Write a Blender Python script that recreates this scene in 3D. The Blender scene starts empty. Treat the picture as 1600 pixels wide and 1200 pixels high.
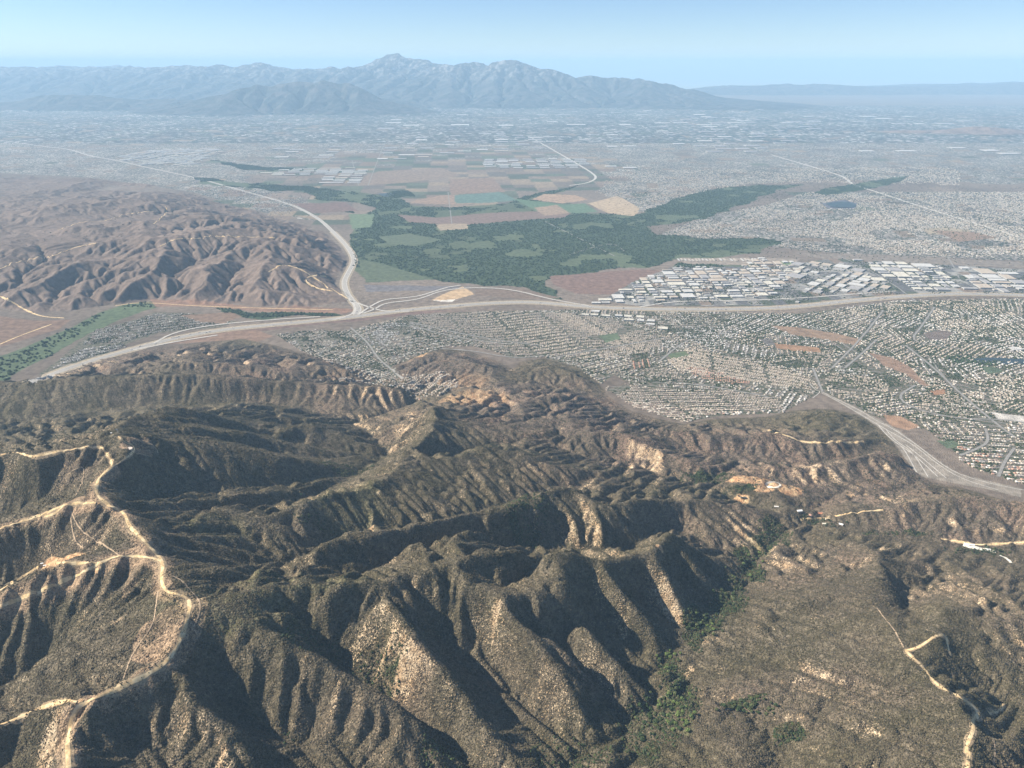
import bpy, math, random, heapq
import numpy as np
rng = np.random.default_rng(7); random.seed(7)
C = bpy.context.scene.collection
# ------------------------------------------------------------------ camera, sky, sun, exposure
H = 2300.0                      # camera height over the river plain, metres
PITCH = math.radians(22.62)     # looking down
F = 1200.0                      # focal length in pixels of a 1600 px wide frame
cam_d = bpy.data.cameras.new("camera"); cam = bpy.data.objects.new("camera", cam_d); C.objects.link(cam)
cam_d.sensor_width = 36.0; cam_d.lens = 36.0*F/1600.0
cam_d.clip_start = 5.0; cam_d.clip_end = 300000.0
cam.location = (0, 0, H); cam.rotation_euler = (math.radians(90)-PITCH, 0, 0)
bpy.context.scene.camera = cam
SUN_EL, SUN_AZ = math.radians(37), math.radians(-84)   # azimuth from +Y (north, away from camera), negative = left
w = bpy.data.worlds.new("World"); bpy.context.scene.world = w; w.use_nodes = True
nt = w.node_tree; nt.nodes.clear()
sky = nt.nodes.new('ShaderNodeTexSky'); sky.sky_type = 'NISHITA'; sky.sun_disc = False
sky.sun_elevation = SUN_EL; sky.sun_rotation = SUN_AZ; sky.altitude = 2300; sky.air_density = 1.0; sky.dust_density = 0.1; sky.ozone_density = 1.2
bg = nt.nodes.new('ShaderNodeBackground'); bg.inputs[1].default_value = 0.058
wo = nt.nodes.new('ShaderNodeOutputWorld')
tn = nt.nodes.new('ShaderNodeMix'); tn.data_type = 'RGBA'; tn.blend_type = 'MULTIPLY'; tn.inputs[0].default_value = 1.0; tn.inputs[7].default_value = (0.80, 0.92, 1.12, 1)
nt.links.new(sky.outputs[0], tn.inputs[6]); nt.links.new(tn.outputs[2], bg.inputs[0]); nt.links.new(bg.outputs[0], wo.inputs[0])
sl = bpy.data.lights.new("sun", 'SUN'); sl.energy = 5.0; sl.angle = math.radians(0.5); sl.color = (1.0, 0.91, 0.78)
so = bpy.data.objects.new("sun", sl); C.objects.link(so)
so.rotation_euler = (math.radians(90)-SUN_EL, 0, math.radians(180)-SUN_AZ); so.location = (0, 0, 6000)
vs = bpy.context.scene.view_settings
vs.view_transform = 'Standard'; vs.look = 'None'; vs.gamma = 1.0; vs.exposure = 1.08
bpy.context.scene.display_settings.display_device = 'sRGB'
bpy.context.scene.cycles.volume_bounces = 4
bpy.context.scene.cycles.max_bounces = 4

# ------------------------------------------------------------------ pixels of the survey sketch -> points of the ground
CT, ST = math.cos(PITCH), math.sin(PITCH)
def smooth(a, b, v):
    t = np.clip((v-a)/(b-a), 0, 1); return t*t*(3-2*t)
def plain_z(x, y):
    x = np.asarray(x, float); y = np.asarray(y, float)
    ramp = 0.05*np.maximum(0, 7200-y)
    ramp = np.minimum(ramp, 330)*smooth(-2900, -1300, x)
    return ramp + 0.0075*np.maximum(0, y-12000)*(y > 12000)*np.minimum(1, 30000/np.maximum(y, 1))
def ray(px, py):
    u = (600-np.asarray(py, float))/F
    return (np.asarray(px, float)-800)/F, CT+u*ST, -ST+u*CT
def at_z(px, py, z):
    dx, dy, dz = ray(px, py); t = (z-H)/dz
    return dx*t, dy*t
def at_y(px, py, Y):
    dx, dy, dz = ray(px, py); t = Y/dy
    return dx*t, H+dz*t
def at_plain(px, py):
    z = np.zeros_like(np.asarray(px, float))
    for _ in range(12):
        x, y = at_z(px, py, z); z = 0.5*z+0.5*plain_z(x, y)
    return x, y
# ------------------------------------------------------------------ value noise and the height fields
HT = np.random.default_rng(5).random(65536)
def vnoise(x, y, seed=0):
    xi = np.floor(x).astype(np.int64); yi = np.floor(y).astype(np.int64)
    fx = x-xi; fy = y-yi; fx = fx*fx*(3-2*fx); fy = fy*fy*(3-2*fy)
    def h(a, b): return HT[(a*73856093 ^ b*19349663 ^ (seed*83492791)) & 0xffff]
    return (h(xi, yi)*(1-fx)*(1-fy)+h(xi+1, yi)*fx*(1-fy)+h(xi, yi+1)*(1-fx)*fy+h(xi+1, yi+1)*fx*fy)
def fbm(x, y, sc, octv=4, seed=0, gain=0.5):
    s = 0; a = 1; t = 0
    for o in range(octv):
        s = s+a*(vnoise(x/sc*2**o+17.3*o, y/sc*2**o-9.1*o, seed+o)-0.5)*2; t += a; a *= gain
    return s/t
class Grid:
    def __init__(s, x0, x1, y0, y1, dx):
        s.x0, s.y0, s.dx = x0, y0, dx
        s.nx = int((x1-x0)/dx)+1; s.ny = int((y1-y0)/dx)+1
        s.X, s.Y = np.meshgrid(x0+np.arange(s.nx)*dx, y0+np.arange(s.ny)*dx)
    def sample(s, A, x, y):
        u = np.clip((x-s.x0)/s.dx, 0, s.nx-1.001); v = np.clip((y-s.y0)/s.dx, 0, s.ny-1.001)
        i = u.astype(int); j = v.astype(int); fu = u-i; fv = v-j
        return A[j, i]*(1-fu)*(1-fv)+A[j, i+1]*fu*(1-fv)+A[j+1, i]*(1-fu)*fv+A[j+1, i+1]*fu*fv
    def inside(s, x, y):
        return (x > s.x0) & (x < s.x0+(s.nx-1)*s.dx) & (y > s.y0) & (y < s.y0+(s.ny-1)*s.dx)
def chaikin(P, n=2):
    P = np.asarray(P, float)
    for _ in range(n):
        Q = np.empty((2*len(P)-2, P.shape[1])); Q[0::2] = .75*P[:-1]+.25*P[1:]; Q[1::2] = .25*P[:-1]+.75*P[1:]
        P = np.vstack([P[:1], Q, P[-1:]])
    return P
def densify(P, step):
    out = []
    for a, b in zip(P[:-1], P[1:]):
        n = max(1, int(np.hypot(*(b-a)[:2])/step)); t = np.arange(n)/n
        out.append(a+(b-a)*t[:, None])
    return np.vstack(out+[P[-1:]])
def in_poly(x, y, poly):
    px, py = poly; r = np.zeros(np.shape(x), bool); j = len(px)-1
    for i in range(len(px)):
        if py[i] != py[j]:
            c = ((py[i] > y) != (py[j] > y)) & (x < (px[j]-px[i])*(y-py[i])/(py[j]-py[i])+px[i])
            r ^= c
        j = i
    return r
def constrain(g, lines, base, bmask):
    S = np.zeros((g.ny, g.nx)); N = np.zeros((g.ny, g.nx))
    for P in lines:
        D = densify(chaikin(P, 2), g.dx*0.4)
        i = np.rint((D[:, 0]-g.x0)/g.dx).astype(int); j = np.rint((D[:, 1]-g.y0)/g.dx).astype(int)
        k = (i >= 0) & (i < g.nx) & (j >= 0) & (j < g.ny)
        np.add.at(S, (j[k], i[k]), D[k, 2]); np.add.at(N, (j[k], i[k]), 1)
    S = np.where(bmask & (N == 0), base, S); N = np.where(bmask & (N == 0), 1, N)
    return S, N
def laplace(S, N):
    lv = [(S, N)]
    while min(lv[-1][0].shape) > 24:
        s, n = lv[-1]
        h, w_ = (s.shape[0]+1)//2*2, (s.shape[1]+1)//2*2
        s = np.pad(s, ((0, h-s.shape[0]), (0, w_-s.shape[1]))); n = np.pad(n, ((0, h-n.shape[0]), (0, w_-n.shape[1])))
        lv.append((s.reshape(h//2, 2, w_//2, 2).sum((1, 3)), n.reshape(h//2, 2, w_//2, 2).sum((1, 3))))
    Z = None
    for s, n in reversed(lv):
        fix = n > 0; val = s/np.maximum(n, 1)
        if Z is None: Z = np.full(s.shape, val[fix].mean()); it = 500
        else: Z = np.repeat(np.repeat(Z, 2, 0), 2, 1)[:s.shape[0], :s.shape[1]]; it = 120
        Z = np.where(fix, val, Z)
        for _ in range(it):
            P = np.pad(Z, 1, mode='edge')
            Z = np.where(fix, val, (P[:-2, 1:-1]+P[2:, 1:-1]+P[1:-1, :-2]+P[1:-1, 2:])*0.25)
    return Z
def blur(Z, n=1):
    for _ in range(n):
        P = np.pad(Z, 1, mode='edge'); Z = (P[:-2, 1:-1]+P[2:, 1:-1]+2*P[1:-1, 1:-1])/4
        P = np.pad(Z, 1, mode='edge'); Z = (P[1:-1, :-2]+P[1:-1, 2:]+2*P[1:-1, 1:-1])/4
    return Z
def erode(Z, dx, K, m, steps, fixed, cap=1e12):
    """stream power erosion: flood from the borders, drain every cell, lower the beds"""
    ny, nx = Z.shape; W = nx+2
    A = None
    for _ in range(steps):
        P = np.pad(Z, 1, mode='constant', constant_values=-1e9)
        z = P.ravel().tolist(); done = bytearray(len(z)); rec = [-1]*len(z); order = []
        edge = np.zeros_like(P, bool); edge[0] = edge[-1] = True; edge[:, 0] = edge[:, -1] = True
        for k in np.flatnonzero(edge.ravel()): done[k] = 1
        hp = []
        F0 = np.pad(fixed, 1)
        F0[1, 1:-1] = F0[-2, 1:-1] = True; F0[1:-1, 1] = F0[1:-1, -2] = True
        for k in np.flatnonzero(F0.ravel()).tolist():
            done[k] = 1; hp.append((z[k], k))
        heapq.heapify(hp); nb = (-1, 1, -W, W, -W-1, -W+1, W-1, W+1)
        push, pop = heapq.heappush, heapq.heappop; ap = order.append
        while hp:
            lvl, k = pop(hp); ap(k)
            for d in nb:
                q = k+d
                if not done[q]:
                    done[q] = 1; rec[q] = k; zq = z[q]
                    if zq <= lvl: zq = lvl+1e-3; z[q] = zq
                    push(hp, (zq, q))
        area = [1.0]*len(z)
        # steepest receiver instead of the flooding parent where possible
        for k in order:
            if rec[k] >= 0:
                b = rec[k]; bs = z[b]
                for d in nb:
                    q = k+d; zz = z[q]
                    if d in (-1, 1, -W, W): pass
                    else: zz = z[k]-(z[k]-zz)/1.41
                    if zz < bs and z[q] > -1e8 and z[q] < z[k]: bs = zz; b = q
                rec[k] = b
        order.sort(key=z.__getitem__)
        for k in reversed(order):
            r = rec[k]
            if r >= 0: area[r] += area[k]
        Fk = (K*np.minimum(np.array(area)*dx*dx, cap)**m/dx).tolist()
        for k in order:
            r = rec[k]
            if r >= 0:
                zr = z[r]
                if z[k] > zr: z[k] = (z[k]+Fk[k]*zr)/(1+Fk[k])
        Z = np.array(z).reshape(ny+2, W)[1:-1, 1:-1]
        A = np.array(area).reshape(ny+2, W)[1:-1, 1:-1]*dx*dx
    return Z, A

def streaks(g, Z, wl, reach, seed, sm=6):
    """noise smeared down the fall line: the pattern of small parallel gullies"""
    gy, gx = np.gradient(blur(Z, sm), g.dx); mg = np.hypot(gx, gy)+1e-4; gx, gy = gx/mg, gy/mg
    base = fbm(g.X, g.Y, wl, 2, seed); acc = base.copy(); st = wl*0.3; n = max(3, int(reach/st))
    for sgn in (-1, 1):
        px, py = g.X.copy(), g.Y.copy()
        for k in range(n):
            dx_, dy_ = g.sample(gx, px, py), g.sample(gy, px, py); px = px+sgn*st*dx_; py = py+sgn*st*dy_
            acc += g.sample(base, px, py)
    return acc/acc.std(), mg
# ---- foreground mountains: crest and valley lines (px, py, height)
LINES = [
 # main ridge with the fire road
 [(100,1270,600),(108,1200,610),(105,1150,618),(117,1108,630),(140,1095,635),(190,1073,640),(235,1053,645),(265,1030,650),(283,1000,655),(295,960,660),(297,938,662),(283,930,664),(258,925,666),(251,905,668),(256,880,675),(240,860,678),(218,838,680),(200,820,685),(196,802,688),(170,790,690),(152,775,692),(150,762,695),(155,745,700),(175,730,712),(203,702,730),(185,678,722),(190,660,690),(225,645,650),(256,637,620)],
 [(175,728,710),(158,697,708),(110,702,700),(70,710,690),(45,716,680),(22,705,670),(0,712,665),(-60,720,650),(-200,740,600)],
 [(150,786,690),(110,786,680),(75,800,655),(50,810,635),(0,825,600),(-80,850,560),(-250,900,480)],
 [(256,878,675),(230,870,672),(185,868,668),(160,878,655),(140,880,650),(95,878,640),(65,885,625),(40,905,600),(0,922,560),(-60,950,520),(-200,1000,450)],
 [(117,1100,628),(105,1095,625),(80,1103,610),(60,1110,595),(30,1125,570),(0,1135,540),(-80,1160,480)],
 [(140,740,670),(115,752,620),(85,765,560),(40,785,500),(0,800,460),(-100,830,400),(-300,890,330)],
 [(195,845,655),(140,845,620),(110,850,580),(70,868,520),(20,895,450),(-60,930,380),(-200,980,320)],
 [(225,930,640),(180,945,600),(130,962,540),(112,985,490),(75,1005,430),(60,1030,400),(0,1075,350),(-80,1110,320)],
 [(95,1150,590),(60,1180,520),(0,1215,450)],
 [(180,1105,590),(200,1140,540),(230,1180,490),(260,1240,450)],
 # canyon behind the main dome, draining right to the estate in the gap
 [(-200,662,250),(0,648,235),(60,648,228),(130,637,220),(200,634,210),(262,630,200),(320,630,192),(375,624,184),(450,630,178),(500,637,172),(545,648,166),(590,640,158),(640,628,148),(665,615,130)],
 [(609,702,225),(600,690,212),(575,670,185),(545,650,166)],
 # hills stepping down right from the dome
 [(219,682,690),(281,684,610),(344,693,560),(406,705,500),(469,720,430),(520,728,350)],
 [(220,665,650),(312,671,560),(375,677,500),(422,684,440),(470,695,370),(520,703,320)],
 [(256,637,620),(300,641,570),(344,655,500),(390,664,440),(415,668,400)],
 [(330,640,380),(370,632,330),(406,632,310),(470,643,270),(520,652,210)],
 [(405,678,400),(437,672,400),(469,663,390),(500,665,360),(540,680,310),(590,698,250)],
 [(260,675,610),(330,682,520),(400,694,430),(460,706,360),(520,715,310),(580,715,260),(609,702,225)],
 [(380,671,430),(410,680,380),(450,690,330),(520,700,290),(590,706,240)],
 [(330,662,510),(390,671,420),(430,664,360),(480,656,280),(530,656,200)],
 [(200,755,650),(240,768,560),(300,763,480),(380,757,420),(450,750,380),(510,738,330),(560,728,290),(600,716,245),(609,702,225)],
 [(150,775,692),(200,778,660),(250,780,600),(295,772,575),(350,774,545),(390,765,520),(430,768,480),(470,760,430),(505,748,380)],
 [(230,792,610),(300,785,540),(400,781,480),(460,772,440),(510,757,370),(560,737,300)],
 # back ridge of dark faces and the mesa
 [(-200,600,330),(0,596,335),(60,594,335),(120,590,345),(180,586,345),(250,586,340),(310,583,335),(350,590,320),(420,594,290),(500,599,255),(560,600,245),(600,600,240),(630,610,215),(648,621,160)],
 [(60,594,60),(110,578,95),(170,563,125),(230,553,150),(270,552,165),(320,545,160),(370,545,150),(420,556,130)],
 [(250,570,240),(300,565,250),(340,568,250),(400,575,230),(440,583,210)],
 [(440,560,150),(480,560,175),(500,570,190),(537,566,185),(575,577,150),(588,590,120)],
 [(150,582,170),(250,581,215),(350,581,190),(430,589,180),(500,592,190),(590,596,140)],
 # long ridges stepping down to the right
 [(215,803,660),(260,808,600),(300,797,570),(332,790,560),(400,797,540),(456,795,530),(494,781,520),(525,770,515),(550,764,510),(587,753,495),(619,737,480),(628,715,460),(644,703,445),(669,681,430),(675,662,420),(681,647,415),(669,631,400),(720,640,310),(770,640,270),(815,625,240)],
 [(628,715,460),(669,720,450),(697,716,445),(731,706,440),(753,697,440),(775,694,435),(810,700,420),(850,716,380),(885,740,340)],
 [(655,709,390),(700,704,365),(740,694,350),(780,684,335),(815,680,320),(860,685,310),(900,700,300),(950,725,290),(1000,738,280)],
 [(681,650,410),(720,658,370),(760,668,335),(790,676,330)],
 [(290,855,600),(330,878,560),(400,872,520),(462,862,480),(510,833,455),(560,819,440),(600,816,430),(660,813,420),(700,806,405),(737,793,390),(800,774,370),(853,762,350),(885,752,335),(930,747,310),(1000,740,280),(1060,745,262),(1110,750,250),(1140,772,242),(1190,795,240),(1240,812,246)],
 [(256,880,675),(300,889,650),(390,884,630),(440,881,615),(475,872,605),(512,842,590),(565,828,580),(640,823,570),(690,815,560),(740,800,545),(790,785,530),(850,765,510),(880,757,500),(910,768,480),(925,785,465),(933,799,455),(960,793,445),(1000,780,430),(1050,776,400),(1081,784,370),(1112,780,340),(1144,777,325),(1175,787,310),(1237,796,262)],
 [(933,799,455),(950,830,420),(975,852,385)],
 [(925,772,430),(950,770,390),(985,762,340),(1010,752,300)],
 [(320,908,620),(400,903,560),(480,890,520),(560,886,480),(620,874,450),(700,860,420),(760,850,400),(820,840,390),(880,843,385),(940,850,375),(990,850,360),(1012,820,335),(1045,806,320),(1090,830,300),(1140,850,280),(1180,856,265)],
 [(297,938,662),(345,938,648),(400,928,640),(440,921,635),(487,912,630),(575,908,625),(628,893,615),(665,886,610),(706,881,605),(744,869,600),(790,859,600),(837,852,600),(869,853,595),(900,860,575),(925,873,545)],
 [(628,893,615),(660,897,605),(700,903,597),(760,918,585),(797,933,575),(837,936,565),(862,925,562),(878,903,558),(903,883,552),(934,876,542),(987,870,522),(1019,864,508),(1035,845,497),(1042,825,480),(1070,848,430),(1110,868,350),(1145,880,300)],
 [(770,898,530),(830,888,495),(870,880,500)],
 [(400,950,628),(440,950,618),(500,938,612),(560,926,612),(590,924,612),(615,930,600),(660,922,590),(690,916,590)],
 [(440,900,604),(470,890,598),(510,864,583),(555,850,570),(640,838,562),(700,828,553),(750,813,542),(800,801,528),(850,783,508)],
 # spurs and gullies on the big front face
 [(345,938,648),(365,960,630),(394,987,612),(434,1000,598),(487,1025,575),(534,1044,550),(581,1075,515),(622,1100,485),(659,1119,455),(678,1150,425),(700,1200,395)],
 [(440,945,600),(470,968,560),(516,1005,515),(560,1045,480),(628,1098,435),(690,1150,398),(730,1200,375),(760,1260,360)],
 [(590,910,622),(603,931,608),(625,962,590),(637,994,565),(675,1037,520),(706,1075,485),(737,1115,445),(787,1168,402),(820,1200,380)],
 [(650,922,570),(690,980,500),(725,1020,470),(770,1075,430),(820,1130,400),(870,1180,375),(890,1210,368)],
 [(765,920,583),(790,955,555),(815,990,520),(850,1040,470),(890,1080,425),(920,1110,392)],
 [(722,940,540),(752,990,485),(800,1040,440),(850,1090,405),(900,1140,378)],
 [(800,950,530),(840,990,478),(880,1030,432),(920,1065,398),(960,1100,368),(1000,1130,352)],
 [(837,938,563),(870,985,495),(905,1020,445),(935,1055,402)],
 [(860,945,520),(895,980,460),(935,1012,405),(985,1055,350),(1030,1085,333)],
 [(880,908,556),(906,950,505),(944,1000,440),(987,1044,370),(1020,1060,335)],
 [(905,900,520),(950,950,440),(1000,1005,360),(1035,1035,318)],
 [(940,878,540),(959,915,505),(994,956,425),(1031,1003,348),(1045,1015,315)],
 [(965,888,505),(1000,920,430),(1035,950,360),(1065,980,312)],
 [(1010,866,510),(1040,900,455),(1055,935,385),(1085,965,312)],
 [(1040,880,435),(1065,910,375),(1100,945,305)],
 [(1042,838,485),(1075,870,425),(1100,900,360),(1125,930,300)],
 [(1085,878,370),(1110,895,330),(1140,920,290)],
 [(283,1000,655),(285,1060,620),(320,1110,580),(375,1142,545),(385,1200,520),(380,1260,500)],
 [(320,1010,600),(340,1060,550),(360,1100,510),(380,1128,480),(450,1136,452),(512,1178,415),(560,1220,392)],
 [(430,1160,440),(470,1190,420),(520,1225,400)],
 # the canyon with the trees
 [(960,1270,400),(990,1200,375),(1000,1150,355),(1037,1137,345),(1059,1106,335),(1066,1059,322),(1050,1025,312),(1066,1000,305),(1097,975,298),(1128,944,290),(1159,916,282),(1172,872,270),(1187,847,262),(1230,822,252),(1270,815,245),(1320,822,240),(1380,832,235),(1450,842,228),(1520,852,220),(1600,868,212),(1750,890,200)],
 # right foreground
 [(1345,845,300),(1385,880,360),(1378,910,395),(1372,950,430),(1400,990,460),(1412,1015,475),(1440,1040,488),(1480,1075,503),(1520,1105,515),(1530,1125,520),(1515,1150,525),(1512,1200,540),(1515,1270,560)],
 [(1412,1015,475),(1440,1003,478),(1465,993,480),(1485,1000,472),(1490,1030,455)],
 [(1440,940,425),(1500,935,430),(1560,950,425),(1640,965,420)],
 [(1465,993,480),(1470,965,450),(1490,938,430)],
 [(1400,905,330),(1425,940,360),(1435,968,395)],
 [(1400,905,330),(1440,900,300),(1500,890,270),(1560,880,240)],
 [(1500,1010,430),(1540,1060,405),(1600,1110,385),(1700,1150,360)],
 [(1540,1130,500),(1575,1160,480),(1620,1190,460),(1700,1220,440)],
 [(1128,1075,345),(1160,1100,358),(1200,1122,372),(1240,1150,395),(1262,1200,420)],
 [(1090,1100,345),(1130,1140,380),(1165,1180,410),(1190,1230,430)],
 [(1160,1085,368),(1250,1110,410),(1300,1160,450),(1330,1220,480)],
 [(1225,1175,385),(1215,1210,395)],
 [(1200,900,300),(1260,930,345),(1300,960,385),(1330,1000,420)],
 [(1340,885,300),(1300,870,285),(1250,850,270)],
 # low brown hills before the town
 [(610,578,115),(640,560,145),(670,552,165),(700,548,172),(725,560,180),(750,570,190),(775,577,182),(797,588,145)],
 [(775,577,182),(760,598,180),(790,605,200),(815,625,240)],
 [(745,590,125),(725,596,130)],
 [(800,592,145),(810,572,160),(837,566,178),(862,572,178),(900,583,160),(925,598,130)],
 [(815,625,240),(850,620,215),(870,612,210),(905,622,190),(940,632,160)],
 [(770,640,270),(835,645,280),(900,655,275),(960,670,265),(1000,668,240),(1050,672,215),(1090,660,165)],
 [(845,605,150),(870,600,140),(905,605,125)],
 [(930,672,300),(978,680,300),(1010,698,290),(1050,712,278),(1094,728,258),(1120,745,230)],
 [(960,703,245),(1000,722,238),(1050,737,225),(1085,747,218)],
 [(1020,668,235),(1060,674,235),(1100,680,240),(1150,682,240),(1200,676,235),(1240,682,235)],
 [(1060,700,215),(1110,705,205),(1160,712,200),(1220,718,196),(1275,720,190),(1340,712,182),(1385,700,172)],
 [(1237,683,232),(1300,686,235),(1350,684,220),(1385,682,190)],
 [(1250,645,160),(1300,644,165),(1337,652,165),(1362,662,160)],
 [(1190,728,250),(1270,727,255),(1330,718,258),(1375,704,262),(1400,704,255),(1417,720,220)],
 [(1200,745,222),(1250,753,215),(1330,752,205),(1405,753,196)],
 [(1135,748,250),(1180,748,252),(1210,755,252),(1238,762,248)],
 [(1245,790,242),(1290,785,228),(1340,775,215),(1390,765,205)],
 [(1300,790,250),(1350,795,270),(1400,790,280),(1437,778,290),(1475,774,292),(1525,777,290),(1600,785,290),(1700,800,280)],
 [(1330,815,245),(1400,820,248),(1470,830,245),(1500,822,260),(1560,820,265),(1620,825,260)],
]
hill_toe = [(-500,640),(-200,615),(0,603),(45,598),(95,582),(130,563),(200,551),(300,536),(380,530),(430,540),(470,552),(520,558),(590,585),(610,590),(612,578),(640,556),(700,543),(735,550),(780,566),(805,580),(812,566),(850,560),(905,576),(935,600),(950,620),(985,643),(1040,658),(1070,664),(1115,655),(1200,652),(1240,642),(1270,640),(1300,640),(1345,650),(1385,680),(1425,735),(1450,752),(1500,762),(1600,792),(1750,830),(1750,1400),(-500,1400)]
gF = Grid(-4700, 4700, 1000, 7400, 8.5)
lw = []
GULLY = {(440,945):-38,(650,922):-42,(722,940):-40,(800,950):-46,(860,945):-46,(905,900):-46,(965,888):-46,(1040,880):-38,(1085,878):-30,(320,1010):-25,(345,938):12,(590,910):12,(765,920):16,(837,938):12,(880,908):7,(940,878):7,(1010,866):9,(1042,838):8,
 (655,709):-25,(925,772):-25,(960,703):-15,(1060,700):-15,(290,855):-5,(320,908):12,(200,755):10}
for L in LINES:
    a = np.array(L, float)
    if L[0][:2] in GULLY: a[:, 2] += GULLY[L[0][:2]]*np.minimum(1, 2.2*np.sin(np.linspace(0.0, 0.94, len(a))*math.pi))
    a = a; x, y = at_z(a[:, 0], a[:, 1], a[:, 2]); lw.append(np.stack([x, y, a[:, 2]], 1))
tp = np.array(hill_toe, float); toe = at_plain(tp[:, 0], tp[:, 1])
flat = ~in_poly(gF.X, gF.Y, toe) & (gF.Y > 2300)
PZ = plain_z(gF.X, gF.Y)
S_, N_ = constrain(gF, lw, PZ, flat)
ZF = laplace(S_, N_)
ZF = blur(ZF, 11)
rel = blur(np.where(flat, 0.0, 1.0), 16)
ridged = 1-np.abs(fbm(gF.X, gF.Y, 260, 4, 3))*2
ZF = ZF+rel**2*(14*fbm(gF.X, gF.Y, 420, 3, 11)+9*(ridged-0.6)+6.5*fbm(gF.X, gF.Y, 75, 3, 21))
big = ZF.copy()
for q in range(4): big = blur(big, 40)
ZF = ZF+0.28*rel**2*(ZF-big)
soft = np.zeros(gF.X.shape)
for (px, py, z_, rx, ry, a_) in [(190,618,280,240,20,.75),(400,612,270,150,16,.6),(1250,960,400,230,110,.8),(1230,1130,430,220,80,.7),(1400,1120,480,100,90,.6),(150,1030,500,130,70,.8),(350,970,630,80,50,.6),(230,1000,600,50,50,.8),(410,690,450,210,48,.8),(330,745,520,150,30,.6),(300,890,640,80,30,.7),(330,800,560,110,18,.6),(560,705,400,60,60,.5),(40,760,600,80,50,.5),(150,760,690,50,60,.6),(190,830,690,50,40,.8)]:
    X_, Y_ = at_z(np.array([px, px-rx, px+rx, px, px]), np.array([py, py, py, py-ry, py+ry]), z_)
    d_ = ((gF.X-X_[0])/((X_[2]-X_[1])/2))**2+((gF.Y-Y_[0])/((Y_[3]-Y_[4])/2))**2; soft = np.maximum(soft, a_*np.clip(1.6-d_*1.1, 0, 1))
SK, SG = streaks(gF, ZF, 42, 90, 301)
crest = smooth(6, 26, ZF-blur(ZF, 60))
ZF = ZF+rel**2*5.5*SK*smooth(0.12, 0.5, SG)*(1-.85*crest)*(1-.8*soft)
ZD = ZF.copy()
ZF, AF = erode(ZF, gF.dx, 0.24, 0.5, 5, flat, 1e6)
cm = smooth(6, 26, ZD-blur(ZD, 60)); dp = (ZD-ZF)*(1-soft)*(1-0.8*cm); dmax = 48*(1-0.5*soft); ZF = ZD-dmax*np.tanh(np.maximum(dp, 0)/dmax)+np.maximum(-dp, 0)
ZF = 0.5*ZF+0.5*blur(ZF, 1)
ZF = ZF+rel**2*2.2*fbm(gF.X, gF.Y, 38, 2, 51)
ZF = np.where(flat, PZ, ZF)

# ---- the dry hills beyond the river
ch_toe = [(-500,520),(-100,505),(0,482),(60,490),(110,485),(170,476),(250,469),(300,473),(400,479),(480,483),(540,478),(545,462),(520,445),(533,425),(542,405),(528,385),(500,357),(440,345),(400,332),(350,318),(300,304),(240,290),(150,281),(0,273),(-200,268),(-700,268),(-900,400)]
tp = np.array(ch_toe, float); ct = at_plain(tp[:, 0], tp[:, 1])
gC = Grid(-13000, -900, 6800, 17500, 20.0)
inC = in_poly(gC.X, gC.Y, ct)
CH = [[(0,470,90),(60,440,170),(150,400,260),(260,372,330),(360,352,350),(430,360,300),(500,385,200)],
      [(170,470,60),(215,440,160),(250,415,230),(262,385,300)],[(300,465,60),(330,430,180),(345,400,260),(370,372,300)],
      [(410,470,60),(400,430,180),(420,400,240),(430,370,280)],[(110,478,60),(130,440,130),(165,420,180)],
      [(250,440,60),(290,425,110),(310,400,170)],[(350,462,50),(365,430,110),(385,405,150)],[(60,470,50),(90,455,80),(120,435,110)],
      [(0,400,200),(100,372,250),(200,350,290),(300,335,290),(380,340,250)],[(0,440,110),(80,415,150),(150,405,160)],
      [(0,350,230),(100,320,270),(180,305,240),(260,318,230)],[(0,375,150),(100,350,170),(200,335,180),(240,330,170)],
      [(460,462,70),(480,430,130),(470,400,190)],[(520,440,40),(505,415,90),(490,400,110)]]
lc_ = []
for L in CH:
    a = np.array(L, float); x, y = at_z(a[:, 0], a[:, 1], a[:, 2]); lc_.append(np.stack([x, y, a[:, 2]], 1))
PC = plain_z(gC.X, gC.Y)
S_, N_ = constrain(gC, lc_, PC, ~inC)
ZC = laplace(S_, N_)
relC = blur(np.where(inC, 1.0, 0.0), 12)
ridC = 1-np.abs(fbm(gC.X, gC.Y, 900, 5, 5))*2
ZC = ZC+relC*(60*(ridC-0.45)+46*fbm(gC.X, gC.Y, 420, 4, 8)+18*fbm(gC.X, gC.Y, 170, 3, 9)); SKC, SGC = streaks(gC, ZC, 95, 200, 303)
ZC = ZC+relC**2*11*SKC*smooth(0.06, 0.35, SGC); ZC = np.maximum(ZC, PC)
ZC, AC = erode(ZC, gC.dx, 0.24, 0.5, 5, ~inC, 1e6)
ZC = np.where(inC, np.maximum(ZC, PC), PC)

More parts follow.
